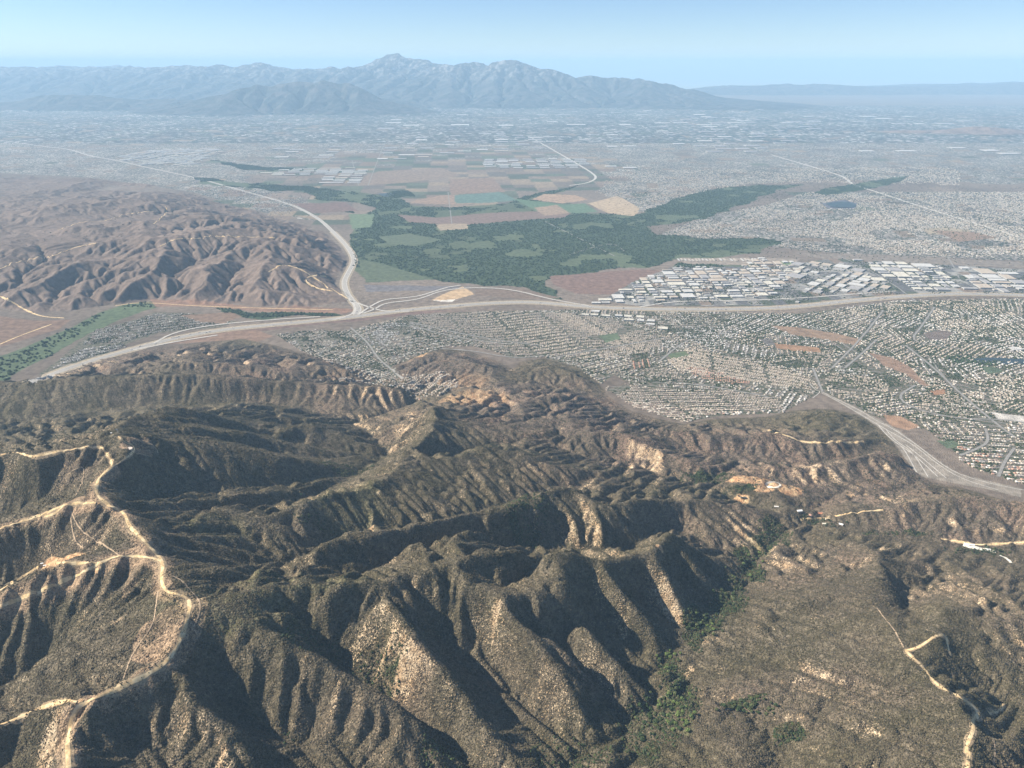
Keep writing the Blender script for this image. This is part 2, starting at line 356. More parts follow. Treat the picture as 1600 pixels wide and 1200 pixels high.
# ---- far mountains
gM = Grid(-52000, 56000, 24000, 76000, 150.0)
def sky_line(pts):
    a = np.array(pts, float); x, z = at_y(a[:, 0], a[:, 1], a[:, 2]*1000); return np.stack([x, a[:, 2]*1000, z], 1)
ML = [sky_line(s) for s in [
 [(-300,112,60),(-100,109,60),(0,107,60),(50,112,60),(90,115,60),(130,110,59),(160,113,59),(190,109,58),(230,107,58),(260,110,57),(300,102,57),(330,100,57),(360,102,56),(400,99,56),(420,105,56),(440,112,56),(480,108,55),(520,112,55),(550,108,54),(575,105,54),(600,95,54),(620,91,54),(645,93,54),(670,97,53)],
 [(670,97,53),(660,108,51),(700,99,50),(740,100,50),(770,104,49),(790,99,48.5),(820,101,48),(850,107,48),(880,117,48),(900,121,48),(940,122,48),(980,125,48),(1020,130,47),(1060,136,46.5),(1100,145,46),(1140,158,45)],
 [(700,99,50),(690,125,47.5),(650,140,46),(620,150,45)],[(790,99,48.5),(780,125,46.5),(790,145,45)],[(740,100,50),(735,125,47.5),(740,148,45)],[(850,107,48),(860,130,46),(870,148,45)],[(940,122,48),(960,140,46.5),(950,155,45)],[(600,95,54),(590,118,51),(560,130,49)],
 [(300,154,39),(350,149,39),(380,139,39.5),(430,132,40),(480,129,40),(530,127,40),(560,135,39.5),(590,152,39)],
 [(420,105,56),(400,125,52),(380,142,49)],[(300,102,57),(270,125,53),(280,145,50)],[(190,109,58),(160,130,55),(170,145,52)],[(50,112,60),(60,132,55),(40,148,52)],
 [(-200,158,42),(0,160,42),(50,152,42),(120,147,42),(160,147,42),(220,152,42),(300,154,41),(340,160,40)],
 [(1085,138,64),(1110,134,64),(1160,133,64),(1200,133,64),(1250,131,64),(1300,133,64),(1350,135,64),(1400,134,65),(1450,136,65),(1500,136,65),(1550,133,65),(1600,131,65),(1700,130,65),(1900,132,65)],
 [(1330,214,27.5),(1370,206,27.5),(1420,202,27.5),(1470,207,27.5),(1500,198,27.5),(1540,195,27.5),(1600,204,27.5),(1680,208,27.5)]]]
fl = np.ones(gM.X.shape, bool)
def band(P, r):
    D = densify(P, 900.0)
    for q in D:
        i0 = int((q[0]-r-gM.x0)/gM.dx); i1 = int((q[0]+r-gM.x0)/gM.dx)+1; j0 = int((q[1]-r-gM.y0)/gM.dx); j1 = int((q[1]+r-gM.y0)/gM.dx)+1
        i0, j0 = max(i0, 0), max(j0, 0)
        if i1 > i0 and j1 > j0:
            sx, sy = gM.X[j0:j1, i0:i1], gM.Y[j0:j1, i0:i1]
            fl[j0:j1, i0:i1] &= ((sx-q[0])**2+(sy-q[1])**2) > r*r
for k, r in zip(range(len(ML)), [6500,6000,3500,3500,3500,3500,3000,4000,3200,4000,4000,4000,4000,2200,5000,1300]): band(ML[k], r)
fl &= ~((gM.Y > 55000) & (gM.X < 3000)); fl &= gM.Y < 70000
PM = plain_z(gM.X, gM.Y)
S_, N_ = constrain(gM, ML, PM, fl)
ZM = laplace(S_, N_)
relM = blur(np.where(fl, 0.0, 1.0), 6)
hgt = np.clip((ZM-PM)/1500, 0, 1)
ZM = ZM+relM*(hgt+0.08)*(420*(0.55-np.abs(fbm(gM.X, gM.Y, 5200, 5, 31))*1.6)+160*fbm(gM.X, gM.Y, 1500, 3, 41))*0.7
SKM, SGM = streaks(gM, ZM, 700, 1600, 305)
ZM = ZM+relM*hgt*75*SKM; ZM = np.maximum(ZM, PM)
ZM, AM = erode(ZM, gM.dx, 0.12, 0.5, 5, fl, 2e7)
ZM = np.where(fl, PM, np.maximum(ZM, PM))

def height(x, y, fine=True):
    x = np.asarray(x, float); y = np.asarray(y, float)
    z = plain_z(x, y)
    k = y < 7380
    z = np.where(k, gF.sample(ZF, x, y), z)
    z = np.where(gC.inside(x, y) & ~k, gC.sample(ZC, x, y), z)
    k2 = gC.inside(x, y) & k & (y > 6800) & (x < -950)
    z = np.where(k2, np.maximum(z, gC.sample(ZC, x, y)), z)
    z = np.where(y > 24200, gM.sample(ZM, x, y), z)
    km = y > 36000
    z = z+np.where(km, np.clip((z-450)/900, 0, 1)*(120*fbm(x, y, 1500, 2, 63)+90*(0.4-np.abs(fbm(x, y, 700, 2, 61))*1.6)), 0)
    if not fine: return z
    if z.size > 20000 or (y.size and y.min() < 4500):
        k4 = (y < 4500)&(y > 900); rr = np.where(k4, gF.sample(rel, x, y), 0)
        z = z+np.where(k4, rr**2*(1.3*fbm(x, y, 13, 2, 71)), 0)
    return z
def on_ground(px, py):
    """walk the sight line of a surveyed point down to the terrain"""
    px = np.atleast_1d(np.asarray(px, float)); py = np.atleast_1d(np.asarray(py, float))
    dx, dy, dz = ray(px, py)
    t0 = (900-H)/dz*np.ones_like(px); t1 = (-60-H)/dz
    best = t1.copy(); found = np.zeros(len(px), bool); prev = t0.copy(); N = 160
    for i in range(1, N+1):
        t = t0+(t1-t0)*i/N
        hit = ~found & (H+dz*t < height(dx*t, dy*t, False))
        best = np.where(hit, t, best); lo = prev
        if hit.any():
            a = lo[hit].copy(); b = t[hit].copy(); X, Y, Zz = dx[hit], dy[hit], dz[hit]
            for _ in range(14):
                m_ = (a+b)/2; un = H+Zz*m_ < height(X*m_, Y*m_, False)
                b = np.where(un, m_, b); a = np.where(un, a, m_)
            best[hit] = b
        found |= hit; prev = t
    x, y = dx*best, dy*best
    return x, y, height(x, y)
# ------------------------------------------------------------------ mesh and material helpers
def new_mesh(name, V, faces, mats=(), midx=None, col=None, parent=None, smooth_=False, cname='tint'):
    """faces: list of int arrays (n,k) of the same k per array"""
    me = bpy.data.meshes.new(name)
    faces = [np.asarray(f, np.int32) for f in faces if len(f)]
    loops = np.concatenate([f.ravel() for f in faces]); cnt = np.concatenate([np.full(len(f), f.shape[1]) for f in faces])
    st = np.concatenate([[0], np.cumsum(cnt)[:-1]]).astype(np.int32)
    me.vertices.add(len(V)); me.vertices.foreach_set('co', np.asarray(V, np.float32).ravel())
    me.loops.add(len(loops)); me.loops.foreach_set('vertex_index', loops.astype(np.int32))
    me.polygons.add(len(cnt)); me.polygons.foreach_set('loop_start', st)
    me.polygons.foreach_set('use_smooth', np.full(len(cnt), bool(smooth_)))
    if midx is not None: me.polygons.foreach_set('material_index', np.asarray(midx, np.int32))
    for m in mats: me.materials.append(m)
    if col is not None:
        if not isinstance(col, dict): col = {cname: col}
        for k, c in col.items():
            c = np.asarray(c, np.float32)
            if c.shape[1] == 3: c = np.hstack([c, np.ones((len(c), 1), np.float32)])
            a = me.attributes.new(k, 'FLOAT_COLOR', 'POINT'); a.data.foreach_set('color', c.ravel())
    me.update(calc_edges=True); me.validate()
    if parent is False: return me
    o = bpy.data.objects.new(name, me); C.objects.link(o)
    if parent is not None: o.parent = parent
    return o
def grid_faces(nr, nc):
    i = np.arange((nr-1)*(nc-1)); r = i//(nc-1); c = i % (nc-1); a = r*nc+c
    return np.stack([a, a+1, a+nc+1, a+nc], 1)
def struct(o, kind='structure', label=None):
    o['kind'] = kind
    if label: o['label'] = label
    return o
def tag(o, label, cat, group=None):
    o['label'] = label; o['category'] = cat
    if group: o['group'] = group
    return o
def mat(name):
    m = bpy.data.materials.new(name); m.use_nodes = True
    b = m.node_tree.nodes['Principled BSDF']; b.inputs['Roughness'].default_value = 0.95; b.inputs['Specular IOR Level'].default_value = 0.15
    return m, m.node_tree, b
class NB:
    def __init__(s, nt): s.t = nt; s.n = nt.nodes; s.l = nt.links
    def lk(s, a, b):
        if hasattr(a, 'bl_idname') or hasattr(a, 'is_output'): s.l.new(a, b)
        elif isinstance(a, (tuple, list)): b.default_value = tuple(a)+((1,) if len(a) == 3 and b.type == 'RGBA' else ())
        else: b.default_value = a
    def attr(s, name): q = s.n.new('ShaderNodeAttribute'); q.attribute_name = name; return q.outputs['Color']
    def sep(s, c): q = s.n.new('ShaderNodeSeparateColor'); s.l.new(c, q.inputs[0]); return q.outputs
    def coord(s): q = s.n.new('ShaderNodeTexCoord'); return q.outputs['Object']
    def noise(s, size, det=2, rough=0.55, co=None, dist=0.0, sc=None):
        q = s.n.new('ShaderNodeTexNoise'); q.inputs['Scale'].default_value = 1.0/size; q.inputs['Detail'].default_value = det; q.inputs['Roughness'].default_value = rough; q.inputs['Distortion'].default_value = dist
        c = co or s.coord()
        if sc: mp = s.n.new('ShaderNodeMapping'); mp.inputs['Scale'].default_value = sc; s.l.new(c, mp.inputs[0]); c = mp.outputs[0]
        s.l.new(c, q.inputs['Vector']); return q.outputs['Fac']
    def voro(s, size, feat='F1', rnd=1.0, out='Distance', co=None, sc=None, rot=None):
        q = s.n.new('ShaderNodeTexVoronoi'); q.feature = feat; q.inputs['Scale'].default_value = 1.0/size; q.inputs['Randomness'].default_value = rnd
        c = co or s.coord()
        if sc or rot:
            mp = s.n.new('ShaderNodeMapping')
            if sc: mp.inputs['Scale'].default_value = sc
            if rot: mp.inputs['Rotation'].default_value = (0, 0, rot)
            s.l.new(c, mp.inputs[0]); c = mp.outputs[0]
        s.l.new(c, q.inputs['Vector']); return q.outputs[out]
    def math(s, op, a, b=0.0, c=0.0):
        q = s.n.new('ShaderNodeMath'); q.operation = op
        for i, v in enumerate((a, b, c)): s.lk(v, q.inputs[i])
        return q.outputs[0]
    def ramp(s, v, lo, hi, a=0.0, b=1.0):
        q = s.n.new('ShaderNodeMapRange'); q.interpolation_type = 'SMOOTHSTEP'
        s.lk(v, q.inputs[0]); s.lk(lo, q.inputs[1]); s.lk(hi, q.inputs[2]); s.lk(a, q.inputs[3]); s.lk(b, q.inputs[4]); return q.outputs[0]
    def mix(s, f, a, b):
        q = s.n.new('ShaderNodeMix'); q.data_type = 'RGBA'; s.lk(f, q.inputs[0]); s.lk(a, q.inputs[6]); s.lk(b, q.inputs[7]); return q.outputs[2]
    def mul(s, a, b):
        q = s.n.new('ShaderNodeMix'); q.data_type = 'RGBA'; q.blend_type = 'MULTIPLY'; q.inputs[0].default_value = 1; s.lk(a, q.inputs[6]); s.lk(b, q.inputs[7]); return q.outputs[2]
    def grey(s, v): q = s.n.new('ShaderNodeCombineColor'); [s.lk(v, q.inputs[i]) for i in range(3)]; return q.outputs[0]
    def bump(s, h, d, st=1.0):
        q = s.n.new('ShaderNodeBump'); q.inputs['Strength'].default_value = st; q.inputs['Distance'].default_value = d; s.l.new(h, q.inputs['Height']); return q.outputs[0]

# ---- terrain material: chaparral, dry brush and bare soil
def hills_material():
    m, t, b = mat('chaparral_slopes'); n = NB(t)
    R, G, B = n.sep(n.attr('cover'))[:3]      # soil, dry brown, trees
    R2, G2, B2 = n.sep(n.attr('cover2'))[:3]   # orange soil, cleared strip, green tint
    big = n.noise(240, 4, 0.6); mid = n.noise(42, 3, 0.6); fine = n.noise(7.5, 3, 0.62); tiny = n.noise(3.2, 2, 0.6)
    green = n.mix(n.ramp(mid, 0.3, 0.7), (0.054, 0.047, 0.025), (0.106, 0.088, 0.053))
    sage = n.mix(n.ramp(mid, 0.3, 0.7), (0.085, 0.072, 0.047), (0.148, 0.122, 0.083))
    shrub = n.mix(n.ramp(n.math('ADD', n.math('MULTIPLY', big, 0.6), n.math('MULTIPLY', fine, 0.5)), 0.46, 0.64), green, sage)
    dry = n.mix(n.ramp(mid, 0.35, 0.65), (0.105, 0.082, 0.064), (0.165, 0.124, 0.094))
    dry = n.mix(n.ramp(big, 0.45, 0.62), dry, (0.190, 0.132, 0.096))
    dry = n.mix(n.ramp(fine, 0.52, 0.58), dry, (0.045, 0.044, 0.028))
    c = n.mix(G, shrub, dry)
    soilc = n.mix(n.ramp(mid, 0.35, 0.65), (0.36, 0.245, 0.14), (0.52, 0.40, 0.26))
    th = n.math('ADD', n.math('MULTIPLY', fine, 0.6), n.math('MULTIPLY', tiny, 0.5))
    k = n.ramp(n.math('ADD', th, n.math('MULTIPLY', R, 0.36)), 0.695, 0.775)
    c = n.mix(n.math('MULTIPLY', k, 0.85), c, soilc)
    k2 = n.ramp(n.math('ADD', th, n.math('MULTIPLY', G2, 0.30)), 0.66, 0.80)
    c = n.mix(n.math('MULTIPLY', k2, n.math('MULTIPLY', G2, 0.9)), n.mix(n.math('MULTIPLY', G2, 0.8), c, (0.105, 0.078, 0.052)), (0.36, 0.25, 0.155))
    c = n.mix(R2, c, n.mix(n.ramp(mid, 0.3, 0.7), (0.42, 0.235, 0.12), (0.52, 0.36, 0.20)))
    c = n.mix(n.math('MULTIPLY', B2, n.ramp(fine, 0.35, 0.6)), c, (0.10, 0.135, 0.035))
    tr = n.mix(n.ramp(n.voro(8), 0.1, 0.6), (0.050, 0.070, 0.022), (0.018, 0.028, 0.012))
    c = n.mix(n.ramp(n.math('ADD', B, n.math('MULTIPLY', mid, 0.5)), 0.62, 0.8), c, tr)
    var = n.ramp(tiny, 0.25, 0.75, 0.66, 1.34)
    c = n.mul(c, n.grey(var)); c = n.mul(c, n.grey(n.ramp(n.noise(13, 3, 0.65), 0.3, 0.7, 0.55, 1.45)))
    pl = n.sep(n.attr('pcover'))
    c = n.mix(pl[1], town_colour(n, n.attr('base'), pl[0]), c)
    n.lk(c, b.inputs['Base Color'])
    h = n.math('ADD', n.math('MULTIPLY', fine, 1.0), n.math('MULTIPLY', n.ramp(n.voro(6.5), 0.0, 0.9, 1.0, 0.0), 0.55))
    n.lk(n.bump(h, 4.6, 1.0), b.inputs['Normal'])
    return m
def town_colour(n, base, U):
    mid = n.noise(60, 4, 0.6); big = n.noise(900, 4, 0.6)
    c = n.mul(base, n.grey(n.ramp(mid, 0.25, 0.75, 0.70, 1.30)))
    cr, cg, cb = n.sep(n.voro(30, out='Color'))[:3]
    town = n.mix(n.ramp(cr, 0.30, 0.40), (0.050, 0.062, 0.040), (0.19, 0.170, 0.150))
    town = n.mix(n.ramp(cr, 0.74, 0.82), town, n.mix(cg, (0.27, 0.235, 0.195), (0.42, 0.395, 0.36)))
    town = n.mul(town, n.grey(n.ramp(big, 0.3, 0.7, 0.75, 1.2)))
    sr = n.sep(n.voro(230, rnd=0.0, out='Color', rot=0.12))[0]
    town = n.mix(n.ramp(sr, 0.90, 0.92), town, n.mul((0.19, 0.15, 0.11), n.grey(n.ramp(mid, .3, .7, .7, 1.2))))
    near_ = n.mix(n.ramp(n.noise(26, 3), 0.42, 0.6), (0.065, 0.075, 0.045), (0.17, 0.145, 0.115))
    geo = n.n.new('ShaderNodeNewGeometry'); z = n.n.new('ShaderNodeSeparateXYZ'); n.l.new(geo.outputs['Position'], z.inputs[0])
    town = n.mix(n.ramp(z.outputs[1], 7600, 9000), near_, town)
    return n.mix(U, c, town)
def plain_material():
    m, t, b = mat('valley_floor'); n = NB(t)
    c = town_colour(n, n.attr('base'), n.sep(n.attr('pcover'))[0])
    n.lk(c, b.inputs['Base Color'])
    n.lk(n.bump(n.noise(70, 5, 0.7), 16, 0.9), b.inputs['Normal'])
    return m
def mountain_material():
    m, t, b = mat('far_mountain_slopes'); n = NB(t)
    geo = n.n.new('ShaderNodeNewGeometry'); z = n.n.new('ShaderNodeSeparateXYZ'); n.l.new(geo.outputs['Position'], z.inputs[0])
    nz = n.n.new('ShaderNodeSeparateXYZ'); n.l.new(geo.outputs['Normal'], nz.inputs[0])
    base = n.attr('base'); U, D_, Fo = n.sep(n.attr('pcover'))[:3]
    tex = n.noise(420, 5, 0.65)
    rock = n.mix(n.ramp(tex, 0.4, 0.62), (0.025, 0.030, 0.026), (0.085, 0.075, 0.066))
    scree = n.math('MULTIPLY', n.ramp(z.outputs[2], 1000, 2200), n.ramp(n.noise(260, 4, 0.7, sc=(1, 0.45, 1)), 0.50, 0.60))
    rock = n.mix(scree, rock, (0.25, 0.24, 0.225))
    cell = n.voro(110, out='Color', sc=(1, 1, 1)); cr, cg, cb = n.sep(cell)[:3]
    town = n.mix(n.ramp(cr, 0.5, 0.6), (0.045, 0.058, 0.045), (0.145, 0.13, 0.115)); town = n.mix(n.ramp(cr, 0.86, 0.9), town, (0.36, 0.345, 0.33))
    town = n.mul(town, n.grey(n.ramp(n.noise(2500, 3), 0.3, 0.7, 0.7, 1.3)))
    yy = n.ramp(z.outputs[1], 30000, 34000); rock = n.mix(yy, n.mix(n.ramp(tex, .4, .6), (0.15, 0.105, 0.08), (0.22, 0.16, 0.125)), rock)
    c = n.mix(D_, n.mix(U, base, town), rock)
    n.lk(c, b.inputs['Base Color']); n.lk(n.bump(n.math('MULTIPLY', n.noise(500, 4, 0.65), D_), 160, 0.8), b.inputs['Normal'])
    return m

# ---- world-space masks surveyed as ellipses (px, py, rx, ry)
def ell(x, y, lst, soft=0.5):
    M = np.zeros(np.shape(x))
    for (px, py, rx, ry, *a) in lst:
        X_, Y_, _ = on_ground([px, px-rx, px+rx, px, px], [py, py, py, py-ry, py+ry])
        ax = max(abs(X_[2]-X_[1])/2, 5); ay = max(abs(Y_[3]-Y_[4])/2, 5)
        d = ((x-X_[0])/ax)**2+((y-Y_[0])/ay)**2
        M = np.maximum(M, (a[0] if a else 1.0)*np.clip((1.35-d)/(1.35*soft), 0, 1))
    return M
def pxpoly(pts):
    a = np.array(pts, float); x, y, z = on_ground(a[:, 0], a[:, 1]); return x, y
ROADS_DIRT = {   # px paths, width in metres
 'main': ([(108,1215),(105,1150),(117,1108),(140,1095),(190,1073),(235,1053),(265,1030),(283,1000),(295,960),(297,938),(283,930),(258,925),(251,905),(256,880),(240,860),(218,838),(200,820),(196,802),(170,790),(152,775),(150,762),(155,745),(175,730)], 10),
 'west': ([(175,730),(174,718),(165,708),(159,697),(110,702),(70,710),(50,715),(22,705),(0,712),(-60,720)], 7),
 'summit': ([(175,730),(195,718),(207,708),(211,702),(207,695),(195,692),(185,682)], 5.5),
 'spur_a': ([(150,786),(110,786),(75,800),(50,810),(0,825),(-60,845)], 6.5),
 'loop': ([(100,790),(85,804),(68,808),(72,802),(100,790)], 6),
 'spur_b': ([(256,878),(230,870),(185,868),(160,878),(130,895),(100,908),(60,925),(20,940),(0,948),(-50,965)], 7),
 'pad_link': ([(160,880),(120,880),(88,880)], 6),
 'spur_c': ([(120,1097),(105,1095),(60,1106),(30,1122),(0,1132)], 7),
 'trail_a': ([(130,860-3),(115,845),(108,790)], 4),
 'trail_b': ([(186,868),(160,850),(128,832),(115,810),(108,790)], 4),
 'trail_c': ([(118,775),(128,755),(132,735),(128,729),(110,737)], 4),
 'trail_d': ([(215,688),(232,690),(245,702),(247,708)], 4),
 'pad_trail': ([(60,886),(30,905),(0,922)], 6),
 'break_a': ([(300,985),(312,960),(313,940),(300,925),(285,908),(270,900)], 4),
 'break_b': ([(247,925),(243,950),(240,975),(222,1000),(205,1025),(193,1060)], 4),
 'east': ([(1509,1215),(1515,1170),(1508,1180),(1512,1160),(1522,1140),(1518,1125),(1530,1118),(1522,1105),(1500,1090),(1470,1075),(1455,1060),(1440,1040),(1420,1022),(1415,1017)], 8),
 'east_loop': ([(1415,1017),(1435,1012),(1450,1002),(1462,993),(1478,992),(1480,1005),(1485,1025)], 8),
 'east_b': ([(1545,1115),(1565,1110),(1568,1100)], 7),
 'east_c': ([(1550,1215),(1556,1170),(1550,1150)], 4),
 'east_trail': ([(1412,1012),(1405,1000),(1398,985),(1385,970),(1370,950)], 4),
 'mid_trail': ([(1200,672),(1237,683),(1250,691),(1300,692),(1350,690)], 6),
 'canyon_road': ([(1600,848),(1560,850),(1530,852),(1500,847),(1470,842)], 9),
 'canyon_road_b': ([(1250,812),(1300,808),(1340,800),(1380,797)], 6),
 'chino_a': ([(0,463),(20,472),(40,485),(65,495),(100,497)], 16),
 'chino_b': ([(0,538),(30,525),(80,507)], 14),
 'chino_c': ([(420,425),(440,412),(470,420),(500,440),(545,468)], 14),
 'chino_d': ([(250,385),(275,372),(300,375),(330,368),(380,370),(430,372)], 9),
 'chino_e': ([(90,360),(130,345),(160,348),(190,335),(240,330)], 9), 'chino_f': ([(0,420),(40,405),(80,402),(110,388),(150,380)], 9), 'chino_g': ([(240,350),(255,338),(262,330),(258,322)], 9),
 'chino_h': ([(180,478),(220,472),(300,478),(420,482),(520,484)], 12),
 'quarry': ([(520,455),(500,452),(475,440),(485,430),(510,432)], 12),
 
}
def path_world(pts, step=12):
    P = chaikin(np.array(pts, float), 2); x, y, z = on_ground(P[:, 0], P[:, 1])
    return densify(np.stack([x, y, z], 1), step)
road_w = {k: (path_world(v[0]), v[1]) for k, v in ROADS_DIRT.items()}
def near(x, y, names, r0, r1):
    g = Grid(-4000, 4000, 1100, 6000, 12.0); M = np.full(g.X.shape, 1e9)
    for nme in names:
        for q in road_w[nme][0][::2]:
            i0 = int((q[0]-r1-g.x0)/g.dx); j0 = int((q[1]-r1-g.y0)/g.dx); k = int(2*r1/g.dx)+2
            i0, j0 = max(i0, 0), max(j0, 0); sl_ = (slice(j0, j0+k), slice(i0, i0+k))
            M[sl_] = np.minimum(M[sl_], np.hypot(g.X[sl_]-q[0], g.Y[sl_]-q[1]))
    M = np.clip((r1-M)/(r1-r0), 0, 1); return np.where(g.inside(x, y), g.sample(M, x, y), 0)
FIELDS = [((.25,.22,.18),[(1285,610),(1345,640),(1395,665),(1440,700),(1500,742),(1600,765),(1600,778),(1500,757),(1432,742),(1405,700),(1370,665),(1300,622)]),  # colour, polygon: bare fields, crops, pads, grass
 ((.18,.12,.085),[(0,495),(60,500),(110,500),(90,515),(40,530),(-60,560),(-60,500)]),
 ((.21,.13,.09),[(232,466),(400,478),(560,482),(540,490),(440,488),(330,480),(240,480)]),
 ((.19,.13,.09),[(280,492),(360,488),(380,494),(350,506),(310,502)]),
 ((.14,.13,.13),[(566,446),(700,447),(740,449),(680,454),(572,457)]),
 ((.42,.30,.18),[(676,468),(722,448),(742,460),(712,468),(690,469)]),
 ((.55,.52,.46),[(676,468),(690,469),(712,468),(708,472),(692,471)]),
 ((.16,.12,.09),[(742,452),(820,452),(880,465),(820,468),(744,462)]),
 ((.17,.11,.085),[(860,430),(900,428),(960,424),(1010,420),(1040,424),(1000,440),(960,460),(900,458),(866,444)]),
 ((.17,.12,.095),[(620,335),(680,340),(760,333),(830,330),(900,328),(880,340),(800,345),(720,352),(640,347)]),
 ((.24,.17,.12),[(690,305),(780,302),(800,312),(720,320),(640,318),(650,312)]),
 ((.20,.14,.10),[(700,280),(770,278),(790,300),(705,304)]),
 ((.28,.22,.15),[(680,350),(730,349),(732,358),(688,360)]),
 ((.10,.15,.12),[(710,305),(780,300),(810,313),(760,317),(712,318)]),
 ((.09,.14,.08),[(800,310),(850,316),(930,325),(900,333),(840,330)]),
 ((.30,.21,.14),[(830,312),(880,318),(920,312),(900,305),(850,303)]),
 ((.35,.27,.18),[(920,318),(965,306),(1000,325),(990,338),(950,333)]),
 ((.26,.19,.13),[(835,325),(870,320),(890,333),(850,337)]),
 ((.10,.15,.09),[(880,320),(915,318),(935,331),(900,334)]),
 ((.20,.15,.11),[(590,268),(690,262),(720,275),(640,285),(560,290),(560,280)]),
 ((.09,.11,.065),[(590,370),(640,365),(690,375),(650,385),(610,382)]),
 ((.085,.105,.06),[(560,405),(590,410),(640,425),(680,437),(570,442)]),
 ((.12,.16,.09),[(545,335),(585,335),(580,355),(550,358)]),
 ((.15,.10,.08),[(460,318),(540,316),(560,330),(490,333)]),
 ((.24,.20,.16),[(1060,403),(1150,402),(1250,404),(1240,412),(1140,414),(1070,412)]),
 ((.19,.16,.13),[(1240,395),(1340,397),(1420,400),(1600,410),(1600,418),(1400,412),(1300,408)]),
 ((.11,.15,.07),[(1215,408),(1260,412),(1275,420),(1230,424)]),
 ((.24,.165,.11),[(1200,508),(1250,512),(1300,520),(1345,530),(1340,540),(1300,532),(1240,524)]),
 ((.24,.16,.11),[(1355,550),(1395,560),(1420,572),(1440,592),(1455,605),(1440,603),(1415,585),(1380,572)]),
 ((.30,.17,.10),[(1455,612),(1478,608),(1482,617),(1462,620)]),
 ((.28,.17,.10),[(1210,537),(1280,543),(1282,550),(1240,548),(1215,545)]),
 ((.30,.19,.12),[(1380,648),(1410,650),(1440,665),(1420,672),(1395,665)]),
 ((.11,.14,.075),[(1040,552),(1070,548),(1078,555),(1050,560)]),
 ((.10,.13,.075),[(935,525),(965,520),(970,530),(945,536)]),
 ((.12,.11,.10),[(1188,531),(1205,530),(1215,540),(1200,540)]),
 ((.09,.12,.07),[(1530,572),(1560,575),(1575,582),(1545,585)]),
 ((.48,.45,.40),[(1545,642),(1600,650),(1600,662),(1560,655)]),
 ((.10,.13,.08),[(1465,690),(1490,688),(1505,698),(1480,702)]),
 ((.15,.12,.10),[(1440,522),(1465,515),(1490,520),(1480,530),(1450,532)]),
 ((.30,.25,.18),[(1440,358),(1480,355),(1520,360),(1490,366),(1450,366)]),
 ((.22,.15,.10),[(1455,360),(1520,362),(1560,372),(1500,378)]),
 ((.12,.12,.14),[(1282,318),(1320,312),(1340,318),(1335,326),(1295,326)]),
 ((.26,.22,.18),[(1240,425),(1260,440),(1240,455),(1190,452),(1150,440),(1180,428)]),
 ((.16,.11,.09),[(740,485),(700,486),(620,495),(560,503),(480,508),(380,522),(300,530),(380,512),(560,497),(660,485)]),
 ((.21,.14,.10),[(250,538),(330,520),(400,515),(430,525),(400,535),(300,536)]),
]
FOREST = [
 [(556,342),(590,325),(560,318),(500,312),(470,300),(500,294),(560,300),(620,306),(650,322),(700,326),(790,318),(840,300),(905,290),(860,305),(830,322),(900,334),(985,336),(1030,322),(1060,309),(1110,297),(1160,290),(1255,288),(1210,300),(1175,313),(1145,325),(1115,337),(1060,350),(1010,354),(1030,366),(1100,372),(1180,372),(1225,378),(1200,386),(1190,396),(1100,402),(1060,405),(1010,415),(960,422),(900,428),(862,433),(852,442),(872,452),(882,467),(850,463),(815,450),(760,447),(700,440),(640,438),(575,443),(560,430),(552,400),(545,375)],
 [(480,318),(540,322),(555,335),(500,330)],
 [(1060,413),(1140,412),(1190,410),(1190,416),(1120,420),(1060,420)],
 [(300,276),(380,285),(460,290),(520,295),(480,300),(400,296),(320,288)],
 [(330,250),(420,262),(480,262),(470,268),(380,266)],
 [(900,352),(960,350),(990,356),(940,360)],
 [(600,300),(640,298),(650,306),(610,310)],
 [(1270,300),(1340,285),(1420,275),(1410,283),(1340,300),(1290,305)],
 [(330,482),(420,485),(520,488),(540,493),(430,496),(350,492)],
 [(-60,570),(0,556),(60,533),(110,512),(155,488),(190,476),(228,472),(238,480),(205,493),(170,506),(125,528),(70,560),(20,586),(-60,616)],
 [(1470,557),(1530,563),(1590,572),(1560,580),(1500,572),(1475,565)],
]
TOWN = [
 [(900,484),(1250,490),(1400,470),(1750,464),(1900,900),(1600,755),(1530,735),(1500,712),(1470,690),(1480,680),(1420,665),(1330,640),(1285,612),(1230,640),(1220,645),(1120,650),(1070,660),(1035,650),(945,608),(985,600),(960,585),(940,598),(905,575),(850,558),(800,560),(770,548),(735,540),(700,540),(612,572),(640,600),(720,590),(715,605),(655,625),(560,592),(430,522),(545,516),(640,492),(760,487)],
 [(990,440),(1060,414),(1200,418),(1300,404),(1500,415),(1750,430),(1750,462),(1400,462),(1300,470),(1200,478),(1000,478),(940,470)],
 [(1020,370),(1110,335),(1200,320),(1260,300),(1330,300),(2000,300),(2000,420),(1600,408),(1430,400),(1300,395),(1200,385),(1050,390)],
 [(930,295),(1000,335),(1060,310),(1160,288),(1300,280),(2000,300),(2000,165),(-500,165),(-500,265),(0,270),(150,278),(300,300),(440,340),(500,345),(480,312),(380,282),(420,265),(560,260),(560,290),(680,262),(930,258)],
 [(120,537),(150,515),(210,500),(240,488),(330,490),(370,503),(340,512),(250,520),(190,540),(90,585),(60,585),(95,560)],
]
forest_w = [pxpoly(p) for p in FOREST]; town_w = [pxpoly(p) for p in TOWN]; field_w = [(c, pxpoly(p)) for c, p in FIELDS]
